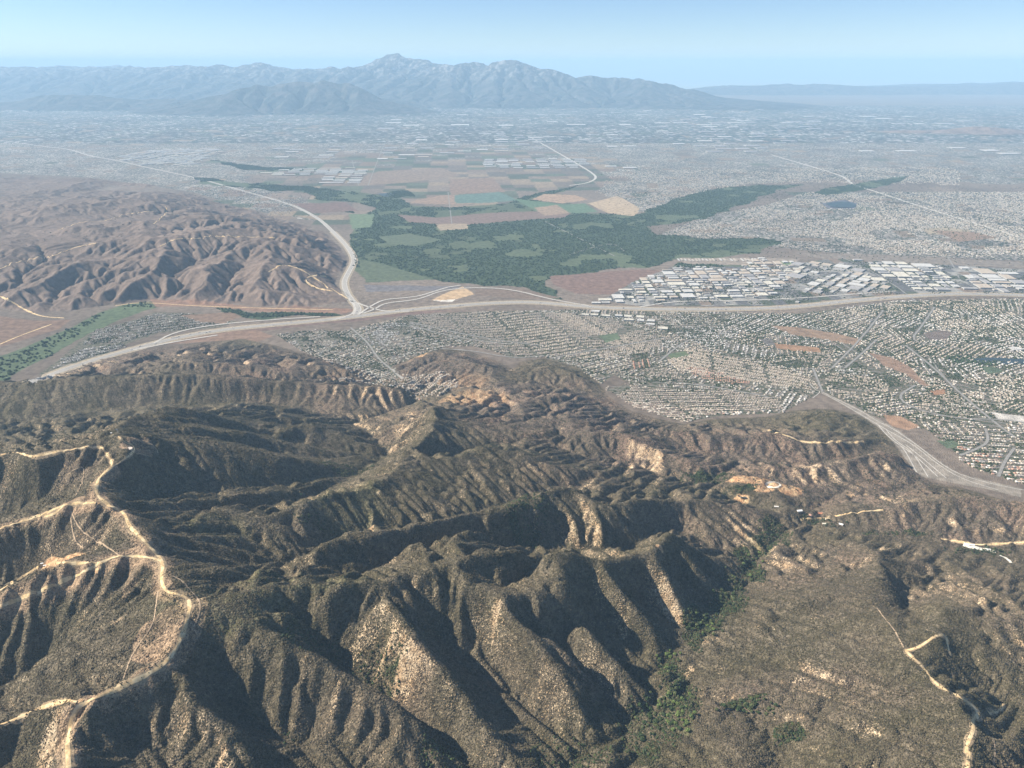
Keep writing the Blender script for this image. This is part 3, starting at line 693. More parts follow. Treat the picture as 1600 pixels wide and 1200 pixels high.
SOIL = [(1048,915,22,45,1),(1062,955,18,20,.9),(745,1000,18,60,.8),(775,985,14,55,.7),(610,985,28,50,.6),(575,1000,30,55,.5),(650,1060,40,50,.6),(520,1090,60,70,.55),(560,1150,60,50,.5),(720,1060,30,60,.6),(590,840-20,8,28,1),(930,955,14,40,.8),(970,935,12,35,.9),(800,760,30,30,.5),(790,720,14,22,.8),(570,672,34,28,.95),(640,665,25,30,.5),(1030,705,60,22,.8),(1260,735,70,16,.8),(1370,730,30,20,.8),(1560,835,60,15,.9),(1500,815,60,12,.8),(1400,800,60,15,.5),(1290,1080,120,50,.62),(1330,1110,80,40,.7),(1270,1060,70,40,.6),(1210,975,40,12,.8),(1275,965,25,12,.7),(1250,925,60,15,.35),(1230,885,50,25,.4),(1400,870,60,35,.45),(1570,930,50,40,.6),(1072,1048,12,10,2),(560,605,70,25,.45),(620,610,30,20,.5),(500,575,80,20,.5),(110,575,60,18,.4),(340,560,100,20,.3),(1180,830,50,35,.55),(1130,800,50,25,.4),(900,820,80,30,.4),(840,730,50,25,.5),(1050,735,60,20,.5),(1200,960,40,20,.5),(1110,1000,25,15,.6),(1130,1040,20,15,.7),(1590,1000,40,40,.5),(480,1140,60,40,.4),(360,1180,20,30,.9),(90,1160,20,40,.7),(180,972,12,8,.8),(1350,770,80,25,.4)]
ORANGE = [(1180,752,30,6,1),(1160,748,25,4,1),(1230,760,18,5,1),(1192,765,15,5,1),(1158,780,12,6,.9),(740,622,50,9,.45),(720,600,40,10,.25),(95,876,12,5,1),(80,881,14,5,.9),(152,888,5,6,1),(28,936,12,6,1),(160,787,7,2,1),(122,1097,6,4,1),(1031,855,5,4,1),(655,555,10,5,.7),(1240,625,15,6,.6),(1335,848,20,6,.0)]
BROWN = [(300,612,260,18,.2),(850,640,190,60,1),(1080,700,240,50,1),(1330,740,180,60,.95),(700,570,120,35,1),(460,560,180,40,.9),(200,560,150,25,1),(1500,800,180,50,.75),(1250,1090,190,60,.45),(560,1100,160,110,.35),(1300,900,200,60,.45),(620,660,60,40,.45),(1150,820,120,50,.55),(900,750,150,40,.4),(540,610,120,30,.6),(1550,930,100,80,.4),(820,1080,120,80,.3),(180,870,90,40,.45),(110,860,60,30,.4),(130,730,60,25,.35)]
TREES = [(1085,1000,14,20,1),(1125,955,16,14,1),(1150,915,14,18,1),(1190,850,14,14,.9),(1040,1140,22,30,1),(1010,1170,22,30,.9),(1060,1080,25,55,1),(1100,975,30,20,1),(1140,940,25,20,1),(1170,890,18,35,1),(1210,835,30,18,.9),(1160,1100,40,12,.9),(1230,1150,30,15,.9),(1100,748,45,10,.9),(1150,765,35,10,.8),(1270,815,30,8,.9),(500,820,60,10,.6),(545,735,50,8,.7),(820,775,40,8,.7),(480,1010,60,18,.6),(590,1060,50,20,.6),(690,1180,40,30,.6),(1000,1150,40,50,.6),(430,1150,60,20,.5),(890,1190,80,30,.5),(1400,835,60,6,.8),(1530,862,50,6,.7)]
GREENT = [(1060,1110,18,40,.8),(1095,985,15,15,.6),(1185,850,15,20,.6),(640,640,20,8,.0),(360,935,120,25,.35),(480,905,100,18,.35),(340,830,60,20,.3),(540,770,50,15,.3)]
def cover_masks(x, y):
    sz = x.shape
    e = 12.0; X0_, Y0_ = x, y
    hx = (height(x+e, y)-height(x-e, y))/(2*e); hy = (height(x, y+e)-height(x, y-e))/(2*e)
    sl_ = np.hypot(hx, hy); A = np.where(gF.inside(x, y), gF.sample(np.log10(np.maximum(AF, 100)), x, y), 2)
    n1 = fbm(x, y, 180, 3, 91); n2 = fbm(x, y, 60, 2, 95)
    x = X0_+26*fbm(X0_, Y0_, 70, 3, 55); y = Y0_+40*fbm(X0_, Y0_, 70, 3, 56)
    rib = 0.35+0.65*smooth(3.4, 2.6, A)
    soil = ell(x, y, SOIL, 0.9)*(0.62+0.6*n1+0.4*n2)*rib*smooth(-0.5, 0.25, hx)*(0.72+0.45*np.where(gF.inside(X0_, Y0_), gF.sample(SK, X0_, Y0_), 0)).clip(0, 1.5)
    soil += np.clip((sl_-0.55)*1.5, 0, 0.4)*(0.6+n1)*np.clip((hx*0.6+0.5), 0, 1)
    brown = np.clip(ell(x, y, BROWN, 0.8)+0.25*n1, 0, 1)
    tree = np.clip(ell(x, y, TREES)*0.75*(0.8+0.6*n2), 0, 1)
    tree = np.maximum(tree, np.clip((A-4.1)*0.45, 0, 0.5)*(1-brown*0.7))
    x, y = X0_+6*n2, Y0_
    strip = near(x, y, ['main', 'spur_b', 'spur_a'], 30, 42)*(0.75+0.4*n2)
    strip = np.maximum(strip, ell(x, y, [(215,700,32,16,1),(290,965,24,40,1),(255,990,40,38,.9),(230,850,20,40,.6)], 0.15)*(0.8+0.3*n2))
    return (np.stack([np.clip(soil, 0, 1), brown, tree], -1), np.stack([ell(x, y, ORANGE, 0.35), np.clip(strip, 0, 1), ell(x, y, GREENT)*(0.6+0.5*n2)], -1))
def plain_cover(x, y):
    base = np.empty(x.shape+(3,)); n1 = fbm(x, y, 700, 4, 101)
    base[:] = (0.155, 0.125, 0.098); base *= (1+0.35*n1[..., None])
    U = np.zeros(x.shape); D_ = np.zeros(x.shape); Fo = np.zeros(x.shape)
    for p in town_w: U[in_poly(x, y, p)] = 1
    xw = x+110*fbm(x, y, 420, 4, 201); yw = y+190*fbm(x, y, 420, 4, 202)
    ix = np.floor((x+0.08*y)/430).astype(np.int64); iy = np.floor((y-0.05*x)/390).astype(np.int64)
    hsh = HT[(ix*7919 ^ iy*104729) & 0xffff]; hs2 = HT[(ix*3571 ^ iy*6151+77) & 0xffff]
    farm = np.clip(1-((x+1500)/4800)**2-((y-17500)/6500)**2, 0, 1)
    kf = (y > 11500) & (hsh < 0.25+0.75*np.minimum(1, farm*1.6)+0.3*fbm(x, y, 3500, 2, 9)-0.2)
    pal_ = np.array([(.17,.128,.095),(.23,.18,.125),(.14,.115,.09),(.10,.115,.075),(.19,.15,.115),(.12,.105,.085),(.075,.085,.055)])
    pk = pal_[(hs2*6.999).astype(int)]; base[kf] = pk[kf]; U[kf] = 0
    zc = np.where(gC.inside(x, y), gC.sample(ZC-PC, x, y), 0)
    dry = np.array((0.150, 0.112, 0.088))*(1+0.25*n1[..., None])
    k = zc > 3; base[k] = dry[k]; U[k] = 0
    golf = in_poly(x+.3*(xw-x), y+.3*(yw-y), forest_w[9])
    for i, p in enumerate(forest_w):
        k = in_poly(xw, yw, p); base[k] = (0.045, 0.066, 0.034); U[k] = 0; Fo[k] = 1; k &= (fbm(x, y, 900, 3, 34) > .36) | (fbm(x, y, 350, 3, 33) < -.3); base[k] = np.array((.078, .097, .052))*(1+.3*n1[k][:, None])
    for c, p in field_w:
        k = in_poly(x+0.25*(xw-x), y+0.25*(yw-y), p); base[k] = c; U[k] = 0
    k = in_poly(x, y, town_w[1]); ia = np.floor(x/130).astype(np.int64); ib = np.floor(y/170).astype(np.int64); hh = HT[(ia*7919 ^ ib*104729) & 0xffff]
    lot = np.array([(.11,.108,.105),(.22,.21,.19),(.20,.155,.12),(.15,.145,.135),(.08,.09,.06),(.27,.26,.235),(.13,.125,.12)])
    base[k] = lot[(hh*6.999).astype(int)][k]*0.95; U[k] = 0
    k = golf; base[k] = (0.088, 0.118, 0.062)
    return base, np.stack([U, D_, Fo], -1)

def terrain_sheet(name, ys, nc, m, kind):
    u_ = np.linspace(-1, 1, nc); X = (ys[:, None]*0.8+350)*u_[None]; Y = np.repeat(ys[:, None], nc, 1); Z = height(X, Y)
    if kind == 'hills':
        c1, c2 = cover_masks(X, Y); bs, pc = plain_cover(X, Y)
        hm = smooth(0.25, 0.5, gF.sample(rel, X, Y)); hm *= 1-sum(in_poly(X, Y, p) for p in town_w).clip(0, 1)*0.999*(gF.sample(rel, X, Y) < 0.999)
        pc[..., 1] = hm
        cols = {'cover': c1.reshape(-1, 3), 'cover2': c2.reshape(-1, 3), 'base': bs.reshape(-1, 3), 'pcover': pc.reshape(-1, 3)}
    elif kind == 'plain':
        bs, pc = plain_cover(X, Y); cols = {'base': bs.reshape(-1, 3), 'pcover': pc.reshape(-1, 3)}
    else:
        bs, pc = plain_cover(X, Y); pc[..., 1] = smooth(15, 60, Z-plain_z(X, Y)); cols = {'base': bs.reshape(-1, 3), 'pcover': pc.reshape(-1, 3)}
    o = new_mesh(name, np.stack([X.ravel(), Y.ravel(), Z.ravel()], 1), [grid_faces(len(ys), nc)], [m], None, cols, None, True)
    return struct(o)
Q = 1.0
M_hills, M_plain, M_mount = hills_material(), plain_material(), mountain_material()
# ------------------------------------------------------------------ the ground
hy_ = np.concatenate([np.geomspace(1150, 7380, int(1050*Q))])
terrain_sheet('hills', hy_, int(1400*Q), M_hills, 'hills')
terrain_sheet('valley_plain', np.geomspace(7379, 24200, int(520*Q)), int(1100*Q), M_plain, 'plain')
terrain_sheet('mountains', np.geomspace(24200, 75500, int(700*Q)), int(1300*Q), M_mount, 'far')

# ------------------------------------------------------------------ roads
def flat_mat(name, col, var=0.25, size=6, spec=0.15, col2=None):
    m, t, b = mat(name); n = NB(t)
    c = n.mul(col, n.grey(n.ramp(n.noise(size, 3), 0.25, 0.75, 1-var, 1+var)))
    if col2: c = n.mix(n.ramp(n.noise(size*4, 3), 0.45, 0.6), c, col2)
    n.lk(c, b.inputs['Base Color']); b.inputs['Specular IOR Level'].default_value = spec
    return m
def tint_mat(name, var=0.2, size=5, bumpd=0):
    m, t, b = mat(name); n = NB(t)
    n.lk(n.mul(n.attr('tint'), n.grey(n.ramp(n.noise(size, 3), 0.25, 0.75, 1-var, 1+var))), b.inputs['Base Color'])
    if bumpd: n.lk(n.bump(n.noise(size, 3), bumpd), b.inputs['Normal'])
    return m
M_dirt = flat_mat('graded_dirt', (0.56, 0.40, 0.21), 0.25, 7, col2=(0.68, 0.53, 0.31))
M_conc = flat_mat('pale_concrete', (0.43, 0.405, 0.36), 0.2, 18)
M_asph = flat_mat('worn_asphalt', (0.23, 0.22, 0.20), 0.2, 14)
M_verge = flat_mat('dry_verge', (0.30, 0.25, 0.18), 0.3, 20)
def ribbon_data(P, wd, lift=0.8, wvar=0.0, flatz=False):
    T = np.gradient(P[:, :2], axis=0); T /= np.maximum(np.hypot(T[:, 0], T[:, 1]), 1e-6)[:, None]; Nn = np.stack([-T[:, 1], T[:, 0]], 1)
    w2 = wd/2*(1+wvar*fbm(P[:, 0], P[:, 1], 60, 2, 7))
    cols = []
    zz = []
    for s_ in (-1, -0.5, 0, 0.5, 1):
        q = P[:, :2]+Nn*(w2*s_)[:, None]; cols.append(q); zz.append(height(q[:, 0], q[:, 1]))
    zz = np.array(zz)
    z = zz+lift
    V = np.stack([np.column_stack([cols[i], z[i]]) for i in range(5)], 1).reshape(-1, 3)
    return V, grid_faces(len(P), 5)
def ribbon(name, paths, m, lift=0.8, wvar=0.0, step=12):
    Vs, Fs, k = [], [], 0
    for P, wd in paths:
        if len(P) < 2: continue
        V, f = ribbon_data(P, wd, lift, wvar); Vs.append(V); Fs.append(f+k); k += len(V)
    return struct(new_mesh(name, np.vstack(Vs), [np.vstack(Fs)], [m], None, None, None, True))
M_bank = flat_mat('spilled_soil', (.30,.225,.14), .45, 5)
ribbon('road_bank', [(densify(P, 6.0), wd*2.1) for k, (P, wd) in road_w.items() if wd >= 5.5 and P[:, 1].mean() < 4500], M_bank, 0.7, 1.1)
for k, (P, wd) in road_w.items():
    P2 = densify(P, 5.0) if P[:, 1].mean() < 4500 else P
    ribbon('dirt_road' if wd > 4 else 'dirt_track', [(P2, wd*1.05)], M_dirt if wd > 4 else flat_mat('track_dirt', (0.36, 0.27, 0.18), 0.3, 6), 1.3, 0.5)
def pw(pts, step=25): return path_world(pts, step)
FW = {'a': [(52,595),(75,588),(110,574),(150,562),(200,548),(240,537),(290,525),(350,515),(420,508),(500,501),(560,494),(600,489),(640,484),(700,479),(760,474),(820,472),(860,474),(920,480),(1000,483),(1100,484),(1200,482),(1260,478),(1320,471),(1400,464),(1480,459),(1560,460),(1640,463)],
 'b': [(556,492),(562,482),(550,470),(540,455),(537,440),(545,425),(553,410),(552,400),(540,382),(520,362),(500,343),(470,326),(440,315),(400,304),(350,290),(310,279),(270,270),(230,262),(180,250),(140,244),(110,233),(60,228),(0,219),(-60,212)],
 'c': [(1205,242),(1260,258),(1300,270),(1322,278),(1330,288),(1370,300),(1430,320),(1500,342),(1560,360),(1620,380)],
 'd': [(830,215),(860,232),(900,255),(925,270),(933,278),(920,286),(890,290)]}
ribbon('freeway_verge', [(pw(FW['a']), 150), (pw(FW['b'][:10]), 110)], M_verge, 1.2)
ribbon('freeway', [(pw(FW['a']), 72)], M_conc, 2.2)
def offset(P, d):
    T = np.gradient(P[:, :2], axis=0); T /= np.hypot(T[:, 0], T[:, 1])[:, None]; Q_ = P.copy(); Q_[:, 0] -= T[:, 1]*d; Q_[:, 1] += T[:, 0]*d; return Q_
M_lane = flat_mat('traffic_lanes', (0.33, 0.31, 0.28), 0.15, 12)
ribbon('freeway_lanes', [(offset(pw(FW['a']), d), 22) for d in (-20, 20)]+[(offset(pw(FW['b']), d), 13) for d in (-13, 13)], M_lane, 3.0)
ribbon('freeway_median', [(pw(FW['a']), 5), (pw(FW['b']), 4)], M_asph, 3.4)
ribbon('freeway', [(pw([(48,597),(78,586),(100,579)]), 36)], M_conc, 2.6)
ribbon('freeway', [(pw(FW['b']), 62)], M_conc, 2.6)
ribbon('freeway', [(pw(FW['c']), 60)], M_conc, 3)
ribbon('freeway', [(pw(FW['d']), 50)], M_conc, 3)
RAMPS = [[(560,492),(580,478),(600,468),(630,466),(655,463),(680,455),(700,449)], [(545,470),(560,474),(575,480),(600,487),(640,487)], [(520,500),(545,494),(556,486),(552,474),(542,460)],
 [(566,490),(585,484),(600,474),(640,470),(660,466),(690,454),(740,449),(800,452),(860,468),(920,478)], [(1000,480),(1060,470),(1200,470),(1400,455)], [(240,537),(270,520),(330,508),(420,500),(500,495)], [(205,548),(280,533),(340,524)],
 [(700,449),(720,446)]]
ribbon('connector_ramp', [(pw(p), 24) for p in RAMPS], M_conc, 3.4)
ARTS = [[(548,512),(575,535),(590,560),(615,580),(630,592)],[(640,503),(690,515),(750,527),(800,535),(850,540)], [(640,508),(690,522),(750,533),(800,538)],[(1200,470),(1240,455),(1245,440),(1300,425)], [(1430,470),(1390,440),(1345,415),(1310,400)], [(1500,545),(1420,535),(1440,510),(1460,480)], [(1415,540),(1460,575),(1500,615),(1560,665),(1584,682)],
 [(1300,575),(1345,530),(1380,485)], [(1030,565),(1060,540),(1080,530)], [(1270,575),(1285,612)], [(1480,400),(1495,425),(1500,440),(1540,455)], [(1320,575),(1350,550),(1370,530)], [(1430,602),(1400,620),(1430,640),(1500,655),(1560,655),(1600,660)],
 [(860,560),(940,545),(1040,528)], [(1060,598),(1120,605),(1200,620)], [(1500,712),(1530,700),(1545,690),(1540,670)], [(1560,745),(1570,720),(1585,700)], [(690,545),(740,548),(800,560),(850,556)], [(0,1),(1,1)][:0], [(700,300),(706,350)], [(550,250),(560,290)], [(600,225),(575,290)],
 [(470,420),(480,300)][:0], [(850,345),(880,360),(960,400)], [(975,392),(960,380),(930,385),(890,398)]]
ribbon('street', [(pw(p, 20), 17) for p in ARTS if p], M_asph, 1.8)
WASH = [[(1283,612),(1310,625),(1345,642),(1370,658),(1395,670),(1425,690),(1445,705),(1470,725),(1500,742),(1550,757),(1610,768)], [(1283,614),(1300,622),(1340,645),(1372,664),(1400,680),(1430,697),(1460,722),(1500,748),(1560,766)],
 [(1372,664),(1385,680),(1400,692),(1412,700),(1432,738)],[(1385,672),(1400,690),(1425,705),(1450,745)],[(1400,692),(1430,712),(1465,745)],[(1415,695),(1440,715),(1478,747)],[(1265,600),(1275,610),(1283,612),(1270,622)]]
ribbon('levee_track', [(pw(p, 14), 6) for p in WASH], M_conc, 1.6)

# ------------------------------------------------------------------ houses of the town
def inpolys(x, y, ps):
    r = np.zeros(len(x), bool)
    for p in ps: r |= in_poly(x, y, p)
    return r
def gable(P, L, Wd, h, rh, ang):
    """P (n,3) bases; ten corners and seven faces a house"""
    n = len(P); c, s = np.cos(ang), np.sin(ang)
    lx = np.array([-1, 1, 1, -1, -1, 1, 1, -1, -1, 1])[None]*L[:, None]/2; ly = np.array([-1, -1, 1, 1, -1, -1, 1, 1, 0, 0])[None]*Wd[:, None]/2
    lx = lx.copy(); lx[:, 8:] *= 0.72
    lz = np.array([0, 0, 0, 0, 1, 1, 1, 1, 1, 1])[None]*h[:, None]; lz[:, 8:] += rh[:, None]; lz[:, :4] -= 4
    V = np.stack([P[:, :1]+lx*c[:, None]-ly*s[:, None], P[:, 1:2]+lx*s[:, None]+ly*c[:, None], P[:, 2:3]+lz], -1).reshape(-1, 3)
    k = (np.arange(n)*10)[:, None]
    q = [np.array(f)[None]+k for f in ((0, 1, 5, 4), (2, 3, 7, 6), (1, 2, 6, 5), (3, 0, 4, 7), (4, 5, 9, 8), (6, 7, 8, 9))]
    t_ = [np.array(f)[None]+k for f in ((5, 6, 9), (7, 4, 8))]
    return V, np.vstack(q), np.vstack(t_), n
M_wall = flat_mat('stucco_walls', (0.46, 0.40, 0.32), 0.1, 8)
M_roof = tint_mat('roof_tiles', 0.12, 5)
PAL = {'tan': [(.40,.33,.26),(.46,.39,.31),(.32,.26,.21),(.42,.37,.31)], 'grey': [(.30,.27,.23),(.46,.43,.37),(.20,.18,.15),(.37,.32,.26),(.58,.55,.49),(.27,.21,.165)], 'red': [(.42,.22,.15),(.46,.28,.20),(.38,.26,.20)],
       'white': [(.66,.64,.60),(.50,.48,.45),(.38,.36,.33),(.24,.22,.20)]}
ESTATES = [  # polygon, street angle in degrees, palette, share of plots built, bend, spacing
 ([(945,605),(975,600),(1060,612),(1130,610),(1180,612),(1220,622),(1222,640),(1150,645),(1090,650),(1070,661),(1040,651),(990,637)], 4, 'tan', .97, 90),
 ([(960,583),(1030,590),(1120,600),(1170,606),(1130,611),(1050,610),(985,601)], -6, 'grey', .8, 60),
 ([(1040,563),(1080,541),(1150,560),(1230,578),(1292,600),(1275,612),(1200,600),(1120,590),(1060,578)], -32, 'tan', .95, 40),
 ([(1070,575),(1100,575),(1150,590),(1180,600),(1150,602),(1090,590)], -15, 'red', .9, 30),
 ([(985,552),(1015,552),(1018,575),(990,577)], 85, 'red', .9, 10),
 ([(640,492),(760,487),(900,490),(960,500),(1050,530),(1010,550),(960,560),(900,560),(860,555),(800,560),(770,545),(740,530),(690,512)], -3, 'tan', .92, 150),
 ([(900,560),(985,545),(985,580),(960,583),(940,600),(910,580)], 30, 'grey', .8, 60),
 ([(430,522),(500,515),(548,520),(560,540),(600,575),(640,602),(600,598),(560,590),(520,563),(470,548)], 55, 'grey', .85, 60),
 ([(600,545),(620,520),(660,515),(700,525),(740,540),(700,543),(640,556),(610,570)], 25, 'grey', .85, 60),
 ([(625,588),(700,583),(716,590),(712,605),(690,618),(655,626),(640,608)], 45, 'tan', .95, 20),
 ([(500,590),(560,591),(640,600),(635,606),(560,598),(500,597)], 0, 'tan', .9, 10),
 ([(150,515),(210,502),(240,490),(330,491),(365,503),(330,510),(250,518),(190,535),(130,538)], 20, 'grey', .95, 80),
 ([(70,588),(95,562),(130,545),(190,537),(203,543),(150,560),(95,584)], 38, 'white', .9, 5),
 ([(1450,672),(1510,680),(1540,672),(1600,690),(1700,700),(1750,800),(1600,758),(1530,735),(1500,720),(1480,690),(1466,686)], -20, 'grey', .93, 60),
 ([(1290,585),(1330,560),(1400,590),(1440,620),(1420,655),(1345,632),(1290,605)], -35, 'grey', .8, 70),
 ([(1440,620),(1460,590),(1700,600),(1700,690),(1540,668),(1480,660),(1425,655)], -48, 'grey', .8, 60),
 ([(900,492),(1250,492),(1300,520),(1300,575),(1230,575),(1100,540),(1050,520),(960,498)], -15, 'grey', .7, 90),
 ([(1250,492),(1400,472),(1700,468),(1700,600),(1460,592),(1400,575),(1300,560),(1290,520)], 40, 'grey', .72, 60),
]
field_polys = [p for c, p in field_w if True]
def road_clear(x, y, r=55):
    g = Grid(-6000, 6000, 3500, 9000, 12.0); m_ = np.zeros(g.X.shape, bool)
    for P, w_ in [(pw(FW['a'], 12), 70), (pw(FW['b'], 12), 45)]+[(pw(p, 12), 17) for p in RAMPS+[a for a in ARTS if a]+WASH]:
        k = int(w_/g.dx+.5)
        for q in P:
            i = int((q[0]-g.x0)/g.dx); j = int((q[1]-g.y0)/g.dx)
            if 0 < i < g.nx and 0 < j < g.ny: m_[max(j-k, 0):j+k+1, max(i-k, 0):i+k+1] = True
    i = ((x-g.x0)/g.dx).astype(int).clip(0, g.nx-1); j = ((y-g.y0)/g.dx).astype(int).clip(0, g.ny-1)
    return ~m_[j, i]
HX = {k: [] for k in ('x', 'y', 'a', 'L', 'W', 'h', 'c', 'e')}; streets = []
TX = []; est_w = [pxpoly(e[0]) for e in ESTATES]+[town_w[0]]
def plot(ei, cx, cy, R_, a0, pal, dens, bend, keep):
    S_st = 76.0; du = 17.0; nrow = int(R_/S_st)+1; ncol = int(R_/du)+1
    U_, V_ = np.meshgrid(np.arange(-ncol, ncol+1)*du, np.arange(-nrow, nrow+1)*S_st)
    def warp(U__, V__, off):
        vv = V__+off+bend*np.sin((U__+cx)/420.0+V__/900.0)+0.35*bend*np.sin(U__/170.0+V__/300.0)
        return cx+U__*math.cos(a0)-vv*math.sin(a0), cy+U__*math.sin(a0)+vv*math.cos(a0)
    gap = (np.abs(((U_+V_*0.37) % 420)-210) > 16)
    for off in (-16, 16):
        x_, y_ = warp(U_, V_, off); x2, y2 = warp(U_+5, V_, off)
        th = np.arctan2(y2-y_, x2-x_)
        k = keep(x_, y_) & gap & (rng.random(x_.shape) < dens) & (fbm(x_, y_, 260, 2, ei) < 0.5)
        n_ = int(k.sum())
        HX['x'].append(x_[k]+rng.normal(0, 1+1.8*(ei > 13), n_)); HX['y'].append(y_[k]+rng.normal(0, .8+2.4*(ei > 13), n_)); HX['a'].append(th[k]+(rng.random(n_) < 0.4)*math.pi/2+rng.normal(0, .10, n_))
        HX['L'].append(rng.uniform(11, 18, n_)); HX['W'].append(rng.uniform(9, 14, n_)); HX['h'].append(rng.choice([3.2, 5.6, 5.8], n_))
        pc = np.array(PAL[pal]); cc = pc[rng.integers(0, len(pc), n_)]*rng.uniform(.85, 1.12, (n_, 1))
        HX['c'].append(cc); HX['e'].append(np.full(n_, ei))
    for r in range(len(V_)):                       # one street between each pair of rows
        x_, y_ = warp(U_[r], V_[r], 0.0); k = keep(x_, y_)
        run = []
        for i in range(len(x_)):
            if k[i]: run.append((x_[i], y_[i], 0.0))
            else:
                if len(run) > 4: streets.append(np.array(run))
                run = []
        if len(run) > 4: streets.append(np.array(run))
for ei, (pwx, pwy) in enumerate(est_w):
    ang, pal, dens, bend = ESTATES[ei][1:] if ei < len(ESTATES) else (-20, 'grey', .8, 40)
    x0, x1, y0, y1 = max(pwx.min(), -5200), min(pwx.max(), 6000), pwy.min(), pwy.max()
    def base_keep(x_, y_, ei=ei):
        k = in_poly(x_, y_, est_w[ei]) & (np.abs(x_/y_) < 0.8)
        if ei >= 14:
            for q in (est_w[:14] if ei < 18 else est_w[:18]): k &= ~in_poly(x_, y_, q)
            if ei < 18:
                for q in est_w[14:ei]: k &= ~in_poly(x_, y_, q)
        for c_, p in field_w: k &= ~in_poly(x_, y_, p)
        return k
    if ei < 14:
        plot(ei, pwx.mean(), pwy.mean(), max(np.ptp(pwx), np.ptp(pwy))*0.75, math.radians(ang), pal, dens, bend, base_keep)
    else:
        ns = max(3, int((x1-x0)*(y1-y0)/(430*430))); sx, sy = rng.uniform(x0, x1, ns), rng.uniform(y0, y1, ns)
        for si in range(ns):
            def kp(x_, y_, si=si):
                d = (x_-sx[si])**2+(y_-sy[si])**2; k = d < 480**2
                for sj in np.flatnonzero((np.hypot(sx-sx[si], sy-sy[si]) < 960)):
                    if sj != si: k &= d < (x_-sx[sj])**2+(y_-sy[sj])**2
                return k & base_keep(x_, y_)
            plot(ei, sx[si], sy[si], 480, math.radians(ang+rng.choice([0, 90, 0, 45])+rng.normal(0, 10)), rng.choice([pal, pal, 'white', 'tan']), dens, rng.uniform(5, 45), kp)
    nt_ = int((x1-x0)*(y1-y0)/(700 if pal == 'tan' else 230)); nt_ = min(nt_, 60000)
    tx = rng.uniform(x0, x1, nt_); ty = rng.uniform(y0, y1, nt_); k = base_keep(tx, ty) & (fbm(tx, ty, 160, 3, 77) > (-0.15 if pal != 'tan' else 0.0)); TX.append(np.stack([tx[k], ty[k]], 1))
HX = {k: np.concatenate(v) for k, v in HX.items()}
ok = road_clear(HX['x'], HX['y']) & (np.abs(HX["x"]/HX["y"]) < 0.80)
HX = {k: v[ok] for k, v in HX.items()}
# drop houses that overlap a neighbouring estate
cell = np.floor(HX['x']/11).astype(np.int64)*100003+np.floor(HX['y']/11).astype(np.int64); _, ui = np.unique(cell, return_index=True)
HX = {k: v[ui] for k, v in HX.items()}
HZ = height(HX['x'], HX['y']); dist = np.hypot(HX['x'], HX['y'])
print('houses', len(HZ))
ribbon('street', [(densify(s_, 18), 8) for s_ in streets], M_asph, 0.9)
infr = (np.abs(HX['x']/(HX['y']*0.923+0.3846*H)) < 0.655)
score = np.where(infr, dist, 1e9); nearest = np.argsort(score)[:300]; isn = np.zeros(len(HZ), bool); isn[nearest] = True
def house_mesh(idx, name):
    P = np.stack([HX['x'][idx], HX['y'][idx], HZ[idx]], 1); L, Wd, hh = HX['L'][idx], HX['W'][idx], HX['h'][idx]
    V, q, t_, n = gable(P, L, Wd, hh, Wd*0.2, HX['a'][idx])
    col = np.repeat(HX['c'][idx], 10, 0); mi = np.concatenate([np.zeros(4*n), np.ones(2*n), np.zeros(0), np.ones(2*n)])
    return new_mesh(name, V, [q, t_], [M_wall, M_roof], mi, col)
o = house_mesh(np.flatnonzero(~isn), 'houses'); struct(o, 'stuff', 'thousands of small tract houses spread in curved rows across the town')
# the 300 nearest, each with its own walls, roof, chimney or garage wing
def make_house(hh, k):
    root = bpy.data.objects.new('house', None); C.objects.link(root)
    L, Wd = [(15, 12), (17, 11.5), (14.5, 13), (16, 12.5)][k]
    v = [(-L/2, -Wd/2), (L/2, -Wd/2), (L/2, Wd/2), (-L/2, Wd/2)]
    V = [(x, y, z) for z in (-3, hh) for x, y in v]; g = 5.5 if k % 2 else -5.5     # garage wing
    gv = [(g-3, -Wd/2-5), (g+3, -Wd/2-5), (g+3, -Wd/2+.02), (g-3, -Wd/2+.02)]; V += [(x, y, z) for z in (-3, 3.0) for x, y in gv]
    bf = [(0, 1, 5, 4), (1, 2, 6, 5), (2, 3, 7, 6), (3, 0, 4, 7), (4, 5, 6, 7)]
    wl = new_mesh('wall', V, [np.array(bf+[tuple(i+8 for i in f) for f in bf])], [M_wall], None, None, root)
    e = 0.6; z0 = hh-0.05; r = Wd*0.2
    R = [(-L/2-e, -Wd/2-e, z0), (L/2+e, -Wd/2-e, z0), (L/2+e, Wd/2+e, z0), (-L/2-e, Wd/2+e, z0), (-L/2*.55, 0, z0+r), (L/2*.55, 0, z0+r)]
    R += [(g-3.5, -Wd/2-5.5, 2.95), (g+3.5, -Wd/2-5.5, 2.95), (g+3.5, -Wd/2-.7, 2.95), (g-3.5, -Wd/2-.7, 2.95), (g, -Wd/2-3.4, 4.1), (g, -Wd/2-.7, 4.1)]
    quads = np.array([(0, 1, 5, 4), (2, 3, 4, 5), (0, 3, 2, 1), (7, 8, 11, 10), (9, 6, 10, 11), (6, 9, 8, 7)]); tris = np.array([(1, 2, 5), (3, 0, 4), (6, 7, 10), (8, 9, 11)])
    rf = new_mesh('roof', R, [quads, tris], [], None, None, root)
    return root, wl, rf
roofm = {}
for nm, c_ in (('tan', (.44,.36,.28)), ('grey', (.36,.34,.31)), ('pale', (.66,.64,.59)), ('brown', (.27,.21,.17)), ('red', (.42,.24,.17)), ('cream', (.56,.49,.40))): roofm[nm] = flat_mat('roof_'+nm, c_, 0.12, 4)
protos = {}
